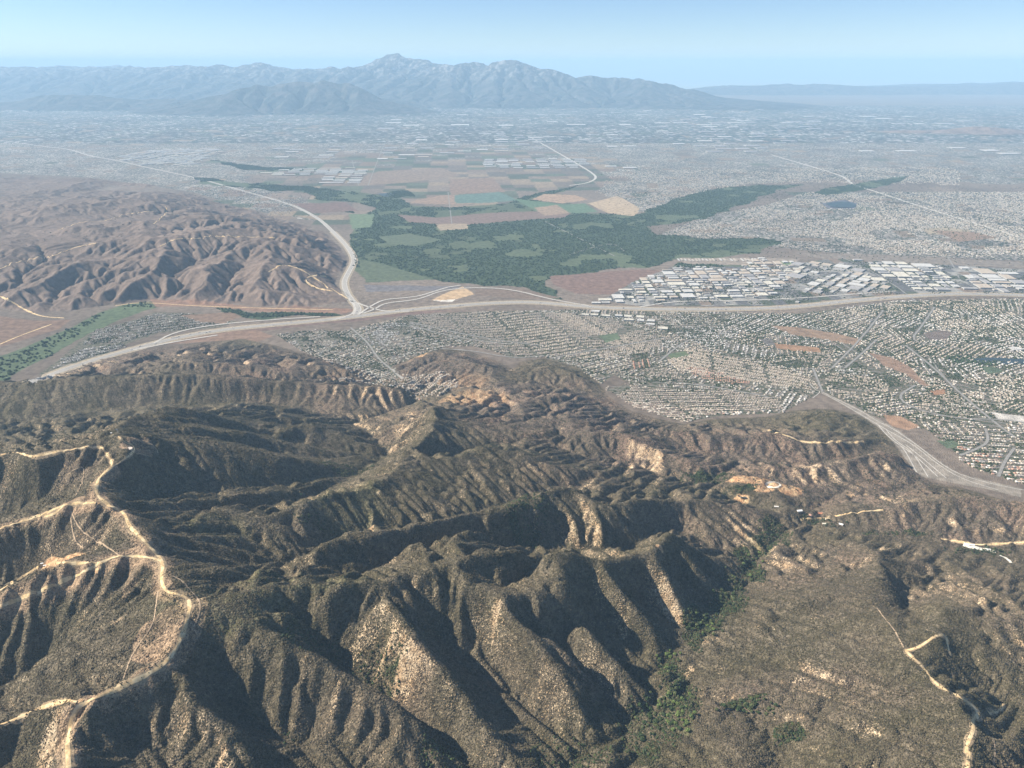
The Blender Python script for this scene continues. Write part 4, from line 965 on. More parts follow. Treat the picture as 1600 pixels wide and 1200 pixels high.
EN = {18: 'in the old town', 0: 'in the terraced estate', 2: 'in the slanting tan rows', 5: 'in the large estate under the freeway', 13: 'in the lower right estate',
      14: 'in the leafy blocks above the wash', 15: 'in the blocks beside the long diagonal avenue', 9: 'in the small valley estate among brown hills', 7: 'along the winding canyon street', 10: 'on the rim of the ribbed mesa', 16: 'among the trees of the old town', 17: 'in the gridded old town', 1: 'above the terraced estate', 3: 'in the red-roofed row', 4: 'in the red-roofed block', 6: 'beside the school field', 8: 'on the knoll near the interchange', 11: 'by the golf course', 12: 'in the white lot'}
names = list(roofm)
ORD = ['leftmost', 'second from left', 'third from left', 'fourth from left', 'fifth from left', 'sixth from left', 'seventh from left', 'eighth from left', 'ninth from left', 'tenth from left']
def img_x(o): return o.location.x/(o.location.y*CT+(H-o.location.z)*ST)
def label_all(items):
    gr = {}
    for o, what, where, cat in items: gr.setdefault((what, where, cat), []).append(o)
    for (what, where, cat), os_ in gr.items():
        os_.sort(key=img_x)
        for i, o in enumerate(os_):
            if len(os_) == 1: w_ = 'only one'
            elif i == len(os_)-1: w_ = 'rightmost'
            elif i < 10: w_ = ORD[i]
            elif len(os_)-i <= 10: w_ = ORD[len(os_)-i-1].replace('left', 'right')
            else: w_ = f'{i+1}th from left'.replace('1th', '1st').replace('2th', '2nd').replace('3th', '3rd').replace('11st', '11th').replace('12nd', '12th').replace('13rd', '13th')
            tag(o, f'{w_} of the {what} {where}', cat, f'{what} {where}')
todo = []
for j, i in enumerate(sorted(nearest, key=lambda q: dist[q])):
    c_ = HX['c'][i]; e = int(HX['e'][i]); k = j % 4; hh = 3.2 if HX['h'][i] < 4 else 5.7
    rn = names[int(rng.integers(0, 6))] if e != 0 else ['tan', 'cream', 'brown'][int(rng.integers(0, 3))]
    key = (k, hh, rn)
    if key not in protos:
        root, wl, rf = make_house(hh, k); rf.data.materials.append(roofm[rn]); protos[key] = (root, wl, rf)
    else:
        p0, w0, r0 = protos[key]; root = p0.copy(); C.objects.link(root)
        for s_ in (w0, r0): c2 = s_.copy(); C.objects.link(c2); c2.parent = root
    root.location = (HX['x'][i], HX['y'][i], HZ[i]); root.rotation_euler = (0, 0, float(HX['a'][i]))
    side = 'one-storey' if hh < 4 else 'two-storey'
    todo.append((root, f'{side} {rn}-roofed houses', EN.get(e, 'in the town'), 'house'))
label_all(todo)

# ------------------------------------------------------------------ trees and shrubs
def blobs(P, r, hgt, col, jit=0.25):
    """one jagged low crown per point: 7 corners round, top and belt"""
    n = len(P); a = np.arange(6)/6*2*math.pi
    rr = r[:, None]*rng.uniform(1-jit, 1+jit, (n, 6)); ax = a[None]+rng.uniform(0, 1, (n, 1))
    ring = np.stack([P[:, :1]+rr*np.cos(ax), P[:, 1:2]+rr*np.sin(ax), P[:, 2:3]+hgt[:, None]*rng.uniform(.25, .55, (n, 6))], -1)
    top = P+np.stack([rng.normal(0, .2, n)*r, rng.normal(0, .2, n)*r, hgt], 1); r2 = r[:, None]*rng.uniform(.4, .7, (n, 6))
    ring2 = np.stack([P[:, :1]+r2*np.cos(ax+.5), P[:, 1:2]+r2*np.sin(ax+.5), P[:, 2:3]+hgt[:, None]*rng.uniform(.75, .98, (n, 6))], -1)
    ring0 = ring.copy(); ring0[:, :, 2] = P[:, 2:3]-1.5; ring0[:, :, :2] = P[:, None, :2]+(ring[:, :, :2]-P[:, None, :2])*0.6
    V = np.concatenate([ring0, ring, ring2, top[:, None]], 1).reshape(-1, 3); k = (np.arange(n)*19)[:, None]
    q, t_ = [], []
    for i in range(6):
        j = (i+1) % 6
        q += [np.array([i, j, 6+j, 6+i])[None]+k, np.array([6+i, 6+j, 12+j, 12+i])[None]+k]; t_.append(np.array([12+i, 12+j, 18])[None]+k)
    return V, np.vstack(q), np.vstack(t_), np.repeat(col, 19, 0)*rng.uniform(.75, 1.25, (n*19, 1))
def foliage_mat(name):
    m, t, b = mat(name); n = NB(t)
    n.lk(n.mul(n.attr('tint'), n.grey(n.ramp(n.noise(1.6, 2), 0.3, 0.7, 0.6, 1.4))), b.inputs['Base Color']); n.lk(n.bump(n.noise(1.3, 2), 0.8), b.inputs['Normal'])
    return m
M_fol = foliage_mat('foliage')
def tree_stuff(name, xy, rlo, rhi, cols, label, hs=1.0):
    n = len(xy); P = np.column_stack([xy, height(xy[:, 0], xy[:, 1])]); r = rng.uniform(rlo, rhi, n)
    cc = np.array(cols)[rng.integers(0, len(cols), n)]
    V, q, t_, c = blobs(P, r, r*hs*rng.uniform(.9, 1.4, n), cc)
    return struct(new_mesh(name, V, [q, t_], [M_fol], None, c), 'stuff', label)
TX = np.vstack(TX); k = road_clear(TX[:, 0], TX[:, 1]) & (np.abs(TX[:, 0]/TX[:, 1]) < 0.8)
TX = TX[k]
# trees off the roofs
hk = set((np.floor(HX['x']/9).astype(int)*100003+np.floor(HX['y']/9).astype(int)).tolist()); tk = np.floor(TX[:, 0]/9).astype(int)*100003+np.floor(TX[:, 1]/9).astype(int)
TX = TX[np.array([q not in hk for q in tk.tolist()])]
print('town trees', len(TX))
tree_stuff('town_trees', TX, 3.0, 6.5, [(.040,.058,.024),(.055,.07,.03),(.03,.045,.022),(.075,.09,.04)], 'dark garden and street trees scattered between the roofs of the town', 1.1)
FT = []
for i, p in enumerate(forest_w):
    x0, x1, y0, y1 = p[0].min(), p[0].max(), p[1].min(), p[1].max(); n_ = int((x1-x0)*(y1-y0)/(520 if i != 9 else 1500)); n_ = min(n_, 60000)
    x_ = rng.uniform(x0, x1, n_); y_ = rng.uniform(y0, y1, n_)
    k = in_poly(x_+110*fbm(x_, y_, 420, 4, 201), y_+190*fbm(x_, y_, 420, 4, 202), p)
    thr = -0.35 if i != 9 else 0.05
    k &= (fbm(x_, y_, 350, 3, 33) > thr) & ((fbm(x_, y_, 900, 3, 34) < .36) | (i == 9))
    for c_, q in field_w: k &= ~in_poly(x_, y_, q)
    FT.append(np.stack([x_[k], y_[k]], 1))
FT = np.vstack(FT); print('forest', len(FT))
tree_stuff('river_woodland', FT, 7, 14, [(.036,.056,.028),(.045,.068,.032),(.030,.046,.026),(.055,.08,.035)], 'broad dark green woodland filling the river basin beyond the freeway', 0.9)

# chaparral shrubs on the near slopes: only the slopes the picture shows
n_ = int(420000*Q); Yr = 1250*np.exp(rng.random(n_)**0.8*math.log(4300/1250)); Xr = rng.uniform(-1, 1, n_)*(Yr*0.72+380)
msk, msk2 = cover_masks(Xr, Yr)
g_ = fbm(Xr, Yr, 25, 2, 61)
pr = 0.75-0.55*msk[:, 0]-0.45*msk[:, 1]-0.7*msk2[:, 1]-msk2[:, 0]+0.5*msk[:, 2]+0.5*g_
k = (rng.random(n_) < pr) & (gF.sample(rel, Xr, Yr) > .9)
for nm in ROADS_DIRT:
    if ROADS_DIRT[nm][1] >= 5: k &= near(Xr, Yr, [nm], ROADS_DIRT[nm][1]/2+2, ROADS_DIRT[nm][1]/2+7) < 0.5
Xr, Yr, mk = Xr[k], Yr[k], msk[k]; print('shrubs', len(Xr))
Pz = np.column_stack([Xr, Yr, height(Xr, Yr)]); n_ = len(Xr)
rs = rng.uniform(1.1, 2.6, n_)*(1+0.9*mk[:, 2]); big_ = fbm(Xr, Yr, 300, 3, 19)[:, None]
cA = np.array((.061,.055,.028)); cB = np.array((.116,.093,.060)); t_ = np.clip(0.45+big_*0.9+rng.normal(0, .3, (n_, 1))+mk[:, 1:2]*0.3-mk[:, 2:3]*.6, 0, 1)
V, q, t3, c = blobs(Pz, rs, rs*rng.uniform(.8, 1.3, n_), (cA*(1-t_)+cB*t_)*np.exp(rng.normal(0, .28, (n_, 1))))
struct(new_mesh('chaparral', V, [q, t3], [M_fol], None, c), 'stuff', 'dense low chaparral scrub covering the near mountain slopes')

# scattered dark bushes on the dry brown hills
n_ = 60000; Yr = rng.uniform(3300, 6200, n_); Xr = rng.uniform(-1, 1, n_)*Yr*0.72
k = (gF.sample(rel, Xr, Yr) > .9) & (rng.random(n_) < 0.35+0.8*fbm(Xr, Yr, 120, 3, 62)); Xr, Yr = Xr[k], Yr[k]
tree_stuff('hill_bushes', np.column_stack([Xr, Yr]), 1.8, 4.2, [(.040,.044,.024),(.055,.056,.030)], 'dark round bushes dotted over the dry brown hills', 1.0)
n_ = 90000; Yr = rng.uniform(1500, 4200, n_); Xr = rng.uniform(-0.4, 0.85, n_)*Yr
mk_ = ell(Xr+22*fbm(Xr, Yr, 60, 2, 3), Yr+30*fbm(Xr, Yr, 60, 2, 4), TREES, 0.6); k = rng.random(n_) < mk_*1.1-0.25; Xr, Yr = Xr[k], Yr[k]
tree_stuff('canyon_woodland', np.column_stack([Xr, Yr]), 2.6, 5.2, [(.030,.044,.020),(.040,.056,.024),(.050,.062,.03),(.060,.08,.03)], 'dark oak scrub filling the canyon floors', 1.15)
# canyon trees one by one
def crown_mesh(seed):
    r_ = np.random.default_rng(seed); n = 34
    th = r_.uniform(0, 2*math.pi, n); ph = r_.uniform(-.25, 1, n); rad = r_.uniform(.55, 1, n)
    P = np.stack([np.cos(th)*np.sqrt(1-np.clip(ph, 0, 1)**2)*rad*.8, np.sin(th)*np.sqrt(1-np.clip(ph, 0, 1)**2)*rad*.8, ph*.62*rad+.85], 1)*4.6
    global rng; keep = rng; rng = r_
    V, q, t_, c = blobs(P, r_.uniform(.9, 1.7, n), r_.uniform(1.1, 1.9, n), np.ones((n, 3)))
    rng = keep
    tone = np.repeat(r_.uniform(.6, 1.4, (n, 1)), 19, 0)
    return V, q, t_, tone
tr_cols = {'dark green': (.036,.056,.022), 'bright green': (.105,.14,.045), 'olive green': (.085,.10,.042), 'grey-green': (.075,.088,.05)}
M_bark = flat_mat('bark', (.14,.105,.075), .3, 1)
def trunk_mesh():
    V, Fq = [], []
    for (x0, y0, z0, x1, y1, z1, r0, r1) in [(0,0,-2,0.1,0,3,.38,.3),(0.1,0,3,1.4,.6,5.4,.26,.12),(0.1,0,3,-1.2,.9,5.2,.24,.12),(0.1,0,3,.1,-1.5,5.3,.22,.1)]:
        k = len(V)
        for i in range(6):
            a = i/6*2*math.pi; V.append((x0+r0*math.cos(a), y0+r0*math.sin(a), z0)); V.append((x1+r1*math.cos(a), y1+r1*math.sin(a), z1))
        for i in range(6): j = (i+1) % 6; Fq.append((k+2*i, k+2*j, k+2*j+1, k+2*i+1))
    return V, Fq
tv, tf = trunk_mesh(); trunk_me = new_mesh('trunk', tv, [np.array(tf)], [M_bark], None, None, False)
crowns = {}
for nm, c_ in tr_cols.items():
    for s_ in range(3):
        V, q, t_, tone = crown_mesh(100+s_*7+len(nm)); crowns[(nm, s_)] = new_mesh('crown', V, [q, t_], [M_fol], None, np.array([c_])*tone, False)
TREE_SPOTS = [  # px, py, spread x, spread y, count, mix, words
 (1060,1105,26,32,70,['bright green','bright green','olive green','dark green'],'in the bright canyon-floor grove'),
 (1020,1110,22,40,45,['dark green','dark green','olive green'],'on the shaded canyon bank'),
 (1045,1035,16,22,26,['dark green','bright green','olive green'],'beside the pale canyon clearing'),
 (1100,975,26,16,34,['dark green','olive green','bright green'],'at the middle canyon bend'),
 (1140,930,22,22,28,['dark green','olive green'],'at the upper canyon bend'),
 (1178,875,14,28,24,['olive green','bright green','dark green'],'in the narrow upper canyon'),
 (1170,1105,42,10,36,['dark green','olive green'],'in the dark side ravine'),
 (1282,818,34,6,16,['dark green','grey-green'],'around the red-roofed ranch buildings'),
 (1530,860,45,6,14,['dark green','grey-green'],'beside the pale dry wash'),
 (470,775,1,1,1,['dark green'],'alone on the shaded middle slope')]
n_done = 0; todo_t = []
for (px, py, sx, sy, cnt, mixc, words) in TREE_SPOTS:
    u1 = rng.normal(0, .6, cnt).clip(-1.2, 1.2); u2 = rng.normal(0, .6, cnt).clip(-1.2, 1.2)
    X_, Y_, Z_ = on_ground(px+u1*sx, py+u2*sy)
    for i in range(cnt):
        nm = mixc[int(rng.integers(0, len(mixc)))]; s_ = float(rng.uniform(.9, 1.9))*(0.8 if py < 850 else 1.0)
        root = bpy.data.objects.new('tree', None); C.objects.link(root); root.location = (X_[i], Y_[i], Z_[i]); root.rotation_euler = (0, 0, float(rng.uniform(0, 6.28))); root.scale = (s_, s_, s_)
        for me, nn in ((trunk_me, 'trunk'), (crowns[(nm, int(rng.integers(0, 3)))], 'crown')):
            o = bpy.data.objects.new(nn, me); C.objects.link(o); o.parent = root
        size = 'tall' if s_ > 1.55 else ('small' if s_ < 1.15 else 'mid-sized')
        todo_t.append((root, f'{size} {nm} trees', words, 'tree')); n_done += 1
label_all(todo_t); print('trees', n_done)
# ------------------------------------------------------------------ warehouses and works
M_wwall = flat_mat('tilt_up_walls', (0.33, 0.32, 0.30), 0.08, 20)
WR = {'white': flat_mat('membrane_roof', (0.46, 0.45, 0.42), 0.07, 30), 'cream': flat_mat('cream_roof', (0.50, 0.47, 0.39), 0.1, 30), 'grey': flat_mat('grey_gravel_roof', (0.30, 0.29, 0.28), 0.12, 30), 'tan': flat_mat('tan_roof', (0.40, 0.34, 0.27), 0.1, 30)}
def bx(x0, x1, y0, y1, z0, z1, V, F_, M_, m):
    k = len(V); V += [(x, y, z) for z in (z0, z1) for x, y in ((x0, y0), (x1, y0), (x1, y1), (x0, y1))]
    F_ += [tuple(k+i for i in f) for f in ((0, 1, 5, 4), (1, 2, 6, 5), (2, 3, 7, 6), (3, 0, 4, 7), (4, 5, 6, 7))]; M_ += m
def warehouse(x, y, L, Wd, h, ang, kind, label, group, cat='warehouse', name='warehouse'):
    V, F_, M_ = [], [], []
    bx(-L/2, L/2, -Wd/2, Wd/2, -6, h, V, F_, M_, [0, 0, 0, 0, 1])
    t_ = 1.2
    for a in ((-L/2, L/2, -Wd/2, -Wd/2+t_), (-L/2, L/2, Wd/2-t_, Wd/2), (-L/2, -L/2+t_, -Wd/2+t_, Wd/2-t_), (L/2-t_, L/2, -Wd/2+t_, Wd/2-t_)): bx(*a, h+.01, h+1.1, V, F_, M_, [0]*5)
    r_ = random.Random(int(x*7+y)); 
    for i in range(3): cx_, cy_ = r_.uniform(-.35, .35)*L, r_.uniform(-.3, .3)*Wd; bx(cx_-3, cx_+3, cy_-2, cy_+2, h+.02, h+2.2, V, F_, M_, [0]*5)
    o = new_mesh(name, np.array(V), [np.array(F_)], [M_wwall, WR[kind]], M_)
    o.location = (x, y, float(height(x, y))); o.rotation_euler = (0, 0, ang)
    return tag(o, label, cat, group)
wh_rest = []; todo_w = []
def lattice(poly, ang, sx, sy, fill, Lr, Wr, kinds, words, cap, h=(9, 13), jit=.1):
    px_, py_ = pxpoly(poly); cx, cy = px_.mean(), py_.mean(); R_ = max(np.ptp(px_), np.ptp(py_)); a = math.radians(ang); c = 0
    out = []
    for i in range(int(-R_/sx), int(R_/sx)+1):
        for j in range(int(-R_/sy), int(R_/sy)+1):
            u_, v_ = (i+random.uniform(-jit, jit))*sx, (j+random.uniform(-jit, jit))*sy
            x, y = cx+u_*math.cos(a)-v_*math.sin(a), cy+u_*math.sin(a)+v_*math.cos(a)
            if in_poly(np.array([x]), np.array([y]), (px_, py_))[0] and random.random() < fill and road_ok(x, y): out.append((x, y, sx*random.uniform(*Lr), sy*random.uniform(*Wr)))
    place(out, a, kinds, words, cap, h)
def place(out, a, kinds, words, cap, h):
    out.sort(key=lambda q: q[1])
    for c, (x, y, L, Wd) in enumerate(out):
        kd = random.choice(kinds); hh = random.uniform(*h)
        if c < cap:
            size = 'long' if max(L, Wd) > 2.2*min(L, Wd) else ('large' if L*Wd > 9000 else 'small')
            o = warehouse(x, y, L, Wd, hh, a, kd, '', None); todo_w.append((o, f'{size} {kd}-roofed warehouses', words, 'warehouse'))
        else: wh_rest.append((x, y, L, Wd, hh, a, kd))
def lots(poly, ang, lo, hi, fill, kinds, words, cap, h=(8, 13), margin=(10, 26)):
    """split the district into lots of uneven size, most with one building"""
    px_, py_ = pxpoly(poly); cx, cy = px_.mean(), py_.mean(); R_ = max(np.ptp(px_), np.ptp(py_))*.75; a = math.radians(ang); out = []
    def rec(u0, u1, v0, v1, d):
        w_, h_ = u1-u0, v1-v0; lim = random.uniform(lo, hi)
        if max(w_, h_) > lim:
            f = random.uniform(.38, .62); g_ = 9 if d > 3 else 16
            if w_ > h_: m_ = u0+w_*f; rec(u0, m_-g_, v0, v1, d+1); rec(m_+g_, u1, v0, v1, d+1)
            else: m_ = v0+h_*f; rec(u0, u1, v0, m_-g_, d+1); rec(u0, u1, m_+g_, v1, d+1)
            return
        mg = random.uniform(*margin); L, Wd = w_-mg, h_-random.uniform(*margin)
        if L < 22 or Wd < 22 or random.random() > fill: return
        u_, v_ = (u0+u1)/2, (v0+v1)/2; x, y = cx+u_*math.cos(a)-v_*math.sin(a), cy+u_*math.sin(a)+v_*math.cos(a)
        if in_poly(np.array([x]), np.array([y]), (px_, py_))[0] and road_ok(x, y): out.append((x, y, L, Wd))
    rec(-R_, R_, -R_, R_, 0); place(out, a, kinds, words, cap, h)
_rc = Grid(-9000, 9000, 3500, 12000, 30.0); _rm = np.zeros(_rc.X.shape, bool)
for P, w_ in [(pw(FW['a'], 20), 75), (pw(FW['b'], 20), 60)]+[(pw(a, 20), 45) for a in ARTS+RAMPS if a]:
    k = int(w_/_rc.dx)+1
    for q in P:
        i = int((q[0]-_rc.x0)/_rc.dx); j = int((q[1]-_rc.y0)/_rc.dx)
        if 0 <= i < _rc.nx and 0 <= j < _rc.ny: _rm[max(j-k, 0):j+k+1, max(i-k, 0):i+k+1] = True
def road_ok(x, y):
    i = int((x-_rc.x0)/_rc.dx); j = int((y-_rc.y0)/_rc.dx)
    return not (0 <= i < _rc.nx and 0 <= j < _rc.ny and _rm[j, i])
lots([(925,470),(960,460),(1000,436),(1060,417),(1200,420),(1245,428),(1245,445),(1235,474),(1000,475)], 3, 70, 230, .9, ['white','cream','cream','grey','white','tan'], 'beyond the freeway bend', 95)
lots([(1240,412),(1315,410),(1395,440),(1405,457),(1300,466),(1240,474)], 50, 70, 230, .92, ['white','cream','tan','grey'], 'between the works avenues', 55)
lots([(1310,404),(1400,409),(1500,418),(1530,440),(1500,456),(1405,455),(1340,425)], -5, 90, 290, .9, ['white','cream','cream','grey'], 'right of the works avenue', 50)
lots([(1500,418),(1600,430),(1720,440),(1720,457),(1500,456)], -5, 120, 300, .7, ['white','tan','grey'], 'at the right frame edge', 20)
lots([(1190,404),(1245,410),(1250,427),(1150,426),(1160,414)], 0, 80, 200, .6, ['white','cream'], 'by the airfield', 10)
lattice([(1050,404),(1200,402),(1195,408),(1060,411)], 0, 45, 180, .7, (.4,.5), (.6,.8), ['white','tan'], 'on the airfield', 20, h=(5, 7))
lattice([(930,487),(1000,495),(1050,512),(1040,518),(980,500),(900,491)], -10, 110, 120, .75, (.6,.9), (.4,.6), ['white','cream'], 'on the near freeway side', 16)
lattice([(830,473),(900,470),(960,474),(900,478)], 0, 110, 100, .5, (.6,.9), (.4,.6), ['white'], 'squeezed against the freeway', 6)
lattice([(180,245),(240,235),(330,232),(345,238),(300,258),(220,258)], 58, 380, 170, .9, (.8,.95), (.4,.6), ['white','cream'], 'in the distant slanting rows', 50, h=(10, 14))
lattice([(415,270),(440,264),(560,262),(575,266),(560,288),(505,288),(500,275),(420,276)], 5, 300, 210, .88, (.75,.92), (.4,.6), ['white','cream','white'], 'above the green fields', 32, h=(9, 13))
lattice([(740,250),(900,246),(930,254),(900,264),(770,264)], 3, 330, 270, .85, (.6,.9), (.4,.6), ['white','white','grey'], 'left of the thin motorway', 26, h=(10, 14))
lattice([(930,258),(960,255),(990,262),(940,266)], 3, 380, 300, .8, (.6,.9), (.4,.6), ['white'], 'right of the thin motorway', 4, h=(10, 14))
lattice([(640,215),(800,205),(1000,205),(1100,190),(1230,195),(1260,225),(1180,243),(1050,232),(900,228),(650,228)], 2, 520, 700, .3, (.5,.9), (.25,.45), ['white','grey','grey'], 'far out', 0, h=(10, 14))
lattice([(1000,180),(1200,180),(1300,195),(1260,215),(1000,200)], 2, 700, 1000, .22, (.5,.9), (.2,.4), ['white','grey'], 'far out', 0, h=(10, 14))
lattice([(300,195),(560,185),(900,172),(1300,172),(1600,182),(1600,196),(1000,196),(500,206)], 2, 900, 1500, .12, (.4,.8), (.2,.35), ['white','grey'], 'far out', 0, h=(10, 14))
lattice([(1280,228),(1560,232),(1600,245),(1380,240)], 2, 600, 700, .3, (.5,.9), (.3,.5), ['white'], 'far out', 0, h=(10, 14))
lattice([(380,225),(600,222),(900,232),(620,250),(400,248)], 2, 520, 420, .25, (.5,.9), (.3,.5), ['white','grey','tan'], 'far out', 0, h=(10, 14))
wp = [pxpoly(p) for p in ([(1000,440),(1060,414),(1200,418),(1300,404),(1500,415),(1720,430),(1720,458),(1400,460),(1300,468),(1200,476),(1000,476),(960,466)],)]
x_ = rng.uniform(500, 6500, 26000); y_ = rng.uniform(7000, 9800, 26000); k = in_poly(x_, y_, wp[0]) & (fbm(x_, y_, 140, 3, 9) > .0)
occ = np.array([(o.location.x, o.location.y) for o, *_ in todo_w]); 
tree_stuff('works_trees', np.column_stack([x_[k], y_[k]]), 4, 8, [(.035,.05,.025),(.05,.06,.03)], 'dark trees lining the lots of the works districts', .9)
label_all(todo_w); print('warehouses', len(todo_w), len(wh_rest))
V, F_, M_ = [], [], []
for (x, y, L, Wd, hh, a, kd) in wh_rest:
    V0 = []; bx(-L/2, L/2, -Wd/2, Wd/2, -6, hh, V0, F0 := [], m0 := [], [0, 0, 0, 0, {'white': 1, 'grey': 2}.get(kd, 3)])
    z = float(height(x, y)); k = len(V); V += [(x+p[0]*math.cos(a)-p[1]*math.sin(a), y+p[0]*math.sin(a)+p[1]*math.cos(a), z+p[2]) for p in V0]
    F_ += [tuple(k+i for i in f) for f in F0]; M_ += m0
struct(new_mesh('far_buildings', np.array(V), [np.array(F_)], [M_wwall, WR['white'], WR['grey'], WR['tan']], M_), 'stuff', 'countless pale warehouse roofs scattered over the far valley')
# small roofs of the farther towns
fx, fy = [], []
for poly, n_ in (([(1020,370),(1110,335),(1200,320),(1260,300),(1330,300),(1800,300),(1800,415),(1600,405),(1430,398),(1300,393),(1200,383),(1060,388)], 15000), ([(930,300),(1000,335),(1110,305),(1170,288),(1300,285),(1500,290),(1500,262),(1250,262),(960,268)], 9000), ([(300,300),(440,338),(500,342),(480,315),(420,300),(370,285),(300,280)], 2500), ([(1480,392),(1700,410),(1700,372),(1500,340),(1300,330),(1300,390)], 5000)):
    a, b_ = pxpoly(poly); x_ = rng.uniform(a.min(), a.max(), n_*2); y_ = rng.uniform(b_.min(), b_.max(), n_*2)
    x_ = np.round(x_/26)*26+rng.normal(0, 3, n_*2); y_ = np.round(y_/55)*55+rng.normal(0, 8, n_*2)
    k = in_poly(x_, y_, (a, b_)) & (fbm(x_, y_, 700, 3, 5) > -.25)
    for q in forest_w+[p for c_, p in field_w]: k &= ~in_poly(x_, y_, q)
    fx.append(x_[k][:n_]); fy.append(y_[k][:n_])
fx, fy = np.concatenate(fx), np.concatenate(fy); n_ = len(fx)
V, q, t_, n = gable(np.column_stack([fx, fy, height(fx, fy)]), rng.uniform(14, 22, n_), rng.uniform(12, 16, n_), rng.uniform(4, 6, n_), np.full(n_, 2.4), rng.choice([0., math.pi/2, .3], n_))
pc = np.array(PAL['grey']+PAL['white']+PAL['tan']); cc = pc[rng.integers(0, len(pc), n_)]
struct(new_mesh('far_houses', V, [q, t_], [M_wall, M_roof], np.concatenate([np.zeros(4*n), np.ones(2*n), np.ones(2*n)]), np.repeat(cc, 10, 0)), 'stuff', 'tiny roofs of the towns beyond the river woodland')
# town trees of the same far quarters
n_ = 14000; x_ = rng.choice(fx, n_)+rng.normal(0, 25, n_); y_ = rng.choice(fy, n_)+rng.normal(0, 35, n_)
tree_stuff('far_town_trees', np.column_stack([x_, y_]), 5, 9, [(.035,.052,.026),(.05,.065,.03)], 'dark trees between the roofs of the farther towns', 1.0)

# ------------------------------------------------------------------ lone buildings and marks in the hills
def house_like(name, px, py, L, Wd, hh, ang, roofc, label, cat='house'):
    x, y, z = [float(v[0]) for v in on_ground(px, py)]
    root = bpy.data.objects.new(name, None); C.objects.link(root); root.location = (x, y, z); root.rotation_euler = (0, 0, math.radians(ang))
    V = [(sx*L/2, sy*Wd/2, zz) for zz in (-4, hh) for sx, sy in ((-1, -1), (1, -1), (1, 1), (-1, 1))]
    V += [(-L/2, 0, hh+Wd*.22), (L/2, 0, hh+Wd*.22)]
    new_mesh('wall', V, [np.array([(0, 1, 5, 4), (1, 2, 6, 5), (2, 3, 7, 6), (3, 0, 4, 7)]), np.array([(5, 6, 9), (7, 4, 8)])], [M_wall], None, None, root)
    e = .9; r = Wd*.22+.35
    R = [(-L/2-e, -Wd/2-e, hh-.1), (L/2+e, -Wd/2-e, hh-.1), (L/2+e, 0, hh+r), (-L/2-e, 0, hh+r), (L/2+e, Wd/2+e, hh-.1), (-L/2-e, Wd/2+e, hh-.1)]
    R += [(a, b_, c_-.3) for a, b_, c_ in R]
    q = np.array([(0, 1, 2, 3), (3, 2, 4, 5), (7, 6, 9, 8), (8, 9, 11, 10), (0, 6, 7, 1), (4, 10, 11, 5), (1, 7, 8, 2), (2, 8, 10, 4), (3, 9, 6, 0), (5, 11, 9, 3)])
    rf = new_mesh('roof', R, [q], [flat_mat('roof_sheet', roofc, .1, 3)], None, None, root)
    cv, cf, cm = [], [], []; bx(L*.2, L*.2+1.2, 1, 2.2, hh, hh+r+1.0, cv, cf, cm, [0]*5); new_mesh('chimney', cv, [np.array(cf)], [M_wall], None, None, rf)
    dv, df, dm = [], [], []; bx(-1, 1, -Wd/2-.12, -Wd/2-.01, -.2, 2.3, dv, df, dm, [0]*5); new_mesh('door', dv, [np.array(df)], [M_bark], None, None, root)
    return tag(root, label, cat)
house_like('barn', 1249, 799, 26, 13, 5, 10, (.80,.80,.77), 'bright white-roofed barn at the left end of the canyon ranch', 'barn')
house_like('ranch_house', 1283, 803, 42, 14, 4.5, 3, (.50,.22,.13), 'long orange-red roofed ranch house in the canyon mouth', 'ranch house')
house_like('ranch_house', 1266, 806, 20, 13, 4.5, 80, (.52,.30,.22), 'pinkish-roofed ranch wing standing crossways behind dark trees', 'ranch house')
house_like('shed', 1293, 811, 22, 10, 4, 10, (.55,.42,.25), 'yellowish-roofed shed right of the red ranch house', 'shed')
house_like('shed', 1289, 819, 24, 9, 4, -5, (.66,.62,.50), 'long cream-roofed shed in front of the ranch', 'shed')
house_like('cottage', 1314, 820, 18, 11, 4, -30, (.82,.82,.80), 'small white-roofed cottage right of the ranch trees', 'cottage')
house_like('cottage', 1213, 792, 20, 8, 4, -10, (.70,.68,.62), 'narrow pale-roofed cottage alone on the ravine slope', 'cottage')
house_like('shed', 1518, 852, 24, 11, 4, -10, (.78,.77,.72), 'white-roofed shed at the upper end of the pale wash yard', 'shed')
house_like('shed', 1543, 859, 22, 10, 4, -15, (.72,.70,.64), 'cream-roofed shed in the middle of the pale wash yard', 'shed')
house_like('shed', 66, 881, 9, 5, 3, 20, (.85,.85,.83), 'small white shed on the sandy pad of the left spur, upper of two', 'shed')
house_like('shed', 70, 884, 9, 5, 3, 20, (.80,.80,.78), 'small white shed on the sandy pad of the left spur, lower of two', 'shed')
def disc(name, px, py, r, h_, m_, n=20, sq=1.0):
    x, y, z = [float(v[0]) for v in on_ground(px, py)]
    a = np.arange(n)/n*2*math.pi; V = []
    for zz in (-6, h_): V += [(r*math.cos(t), r*sq*math.sin(t), zz) for t in a]
    V += [(r*.94*math.cos(t), r*.94*sq*math.sin(t), h_) for t in a]+[(r*.94*math.cos(t), r*.94*sq*math.sin(t), h_-.25) for t in a]+[(0, 0, h_-.2)]
    q = [(i+o_*n, (i+1) % n+o_*n, (i+1) % n+(o_+1)*n, i+(o_+1)*n) for o_ in range(3) for i in range(n)]
    t_ = [(3*n+i, 3*n+(i+1) % n, 4*n) for i in range(n)]
    o = new_mesh(name, np.array(V), [np.array(q), np.array(t_)], [m_]); o.location = (x, y, z); return o
tag(disc('landing_pad', 202, 701, 14, 1.6, flat_mat('pad_concrete', (.56,.48,.40), .1, 5)), 'pale round pad where the ridge track loops at its end', 'landing pad')
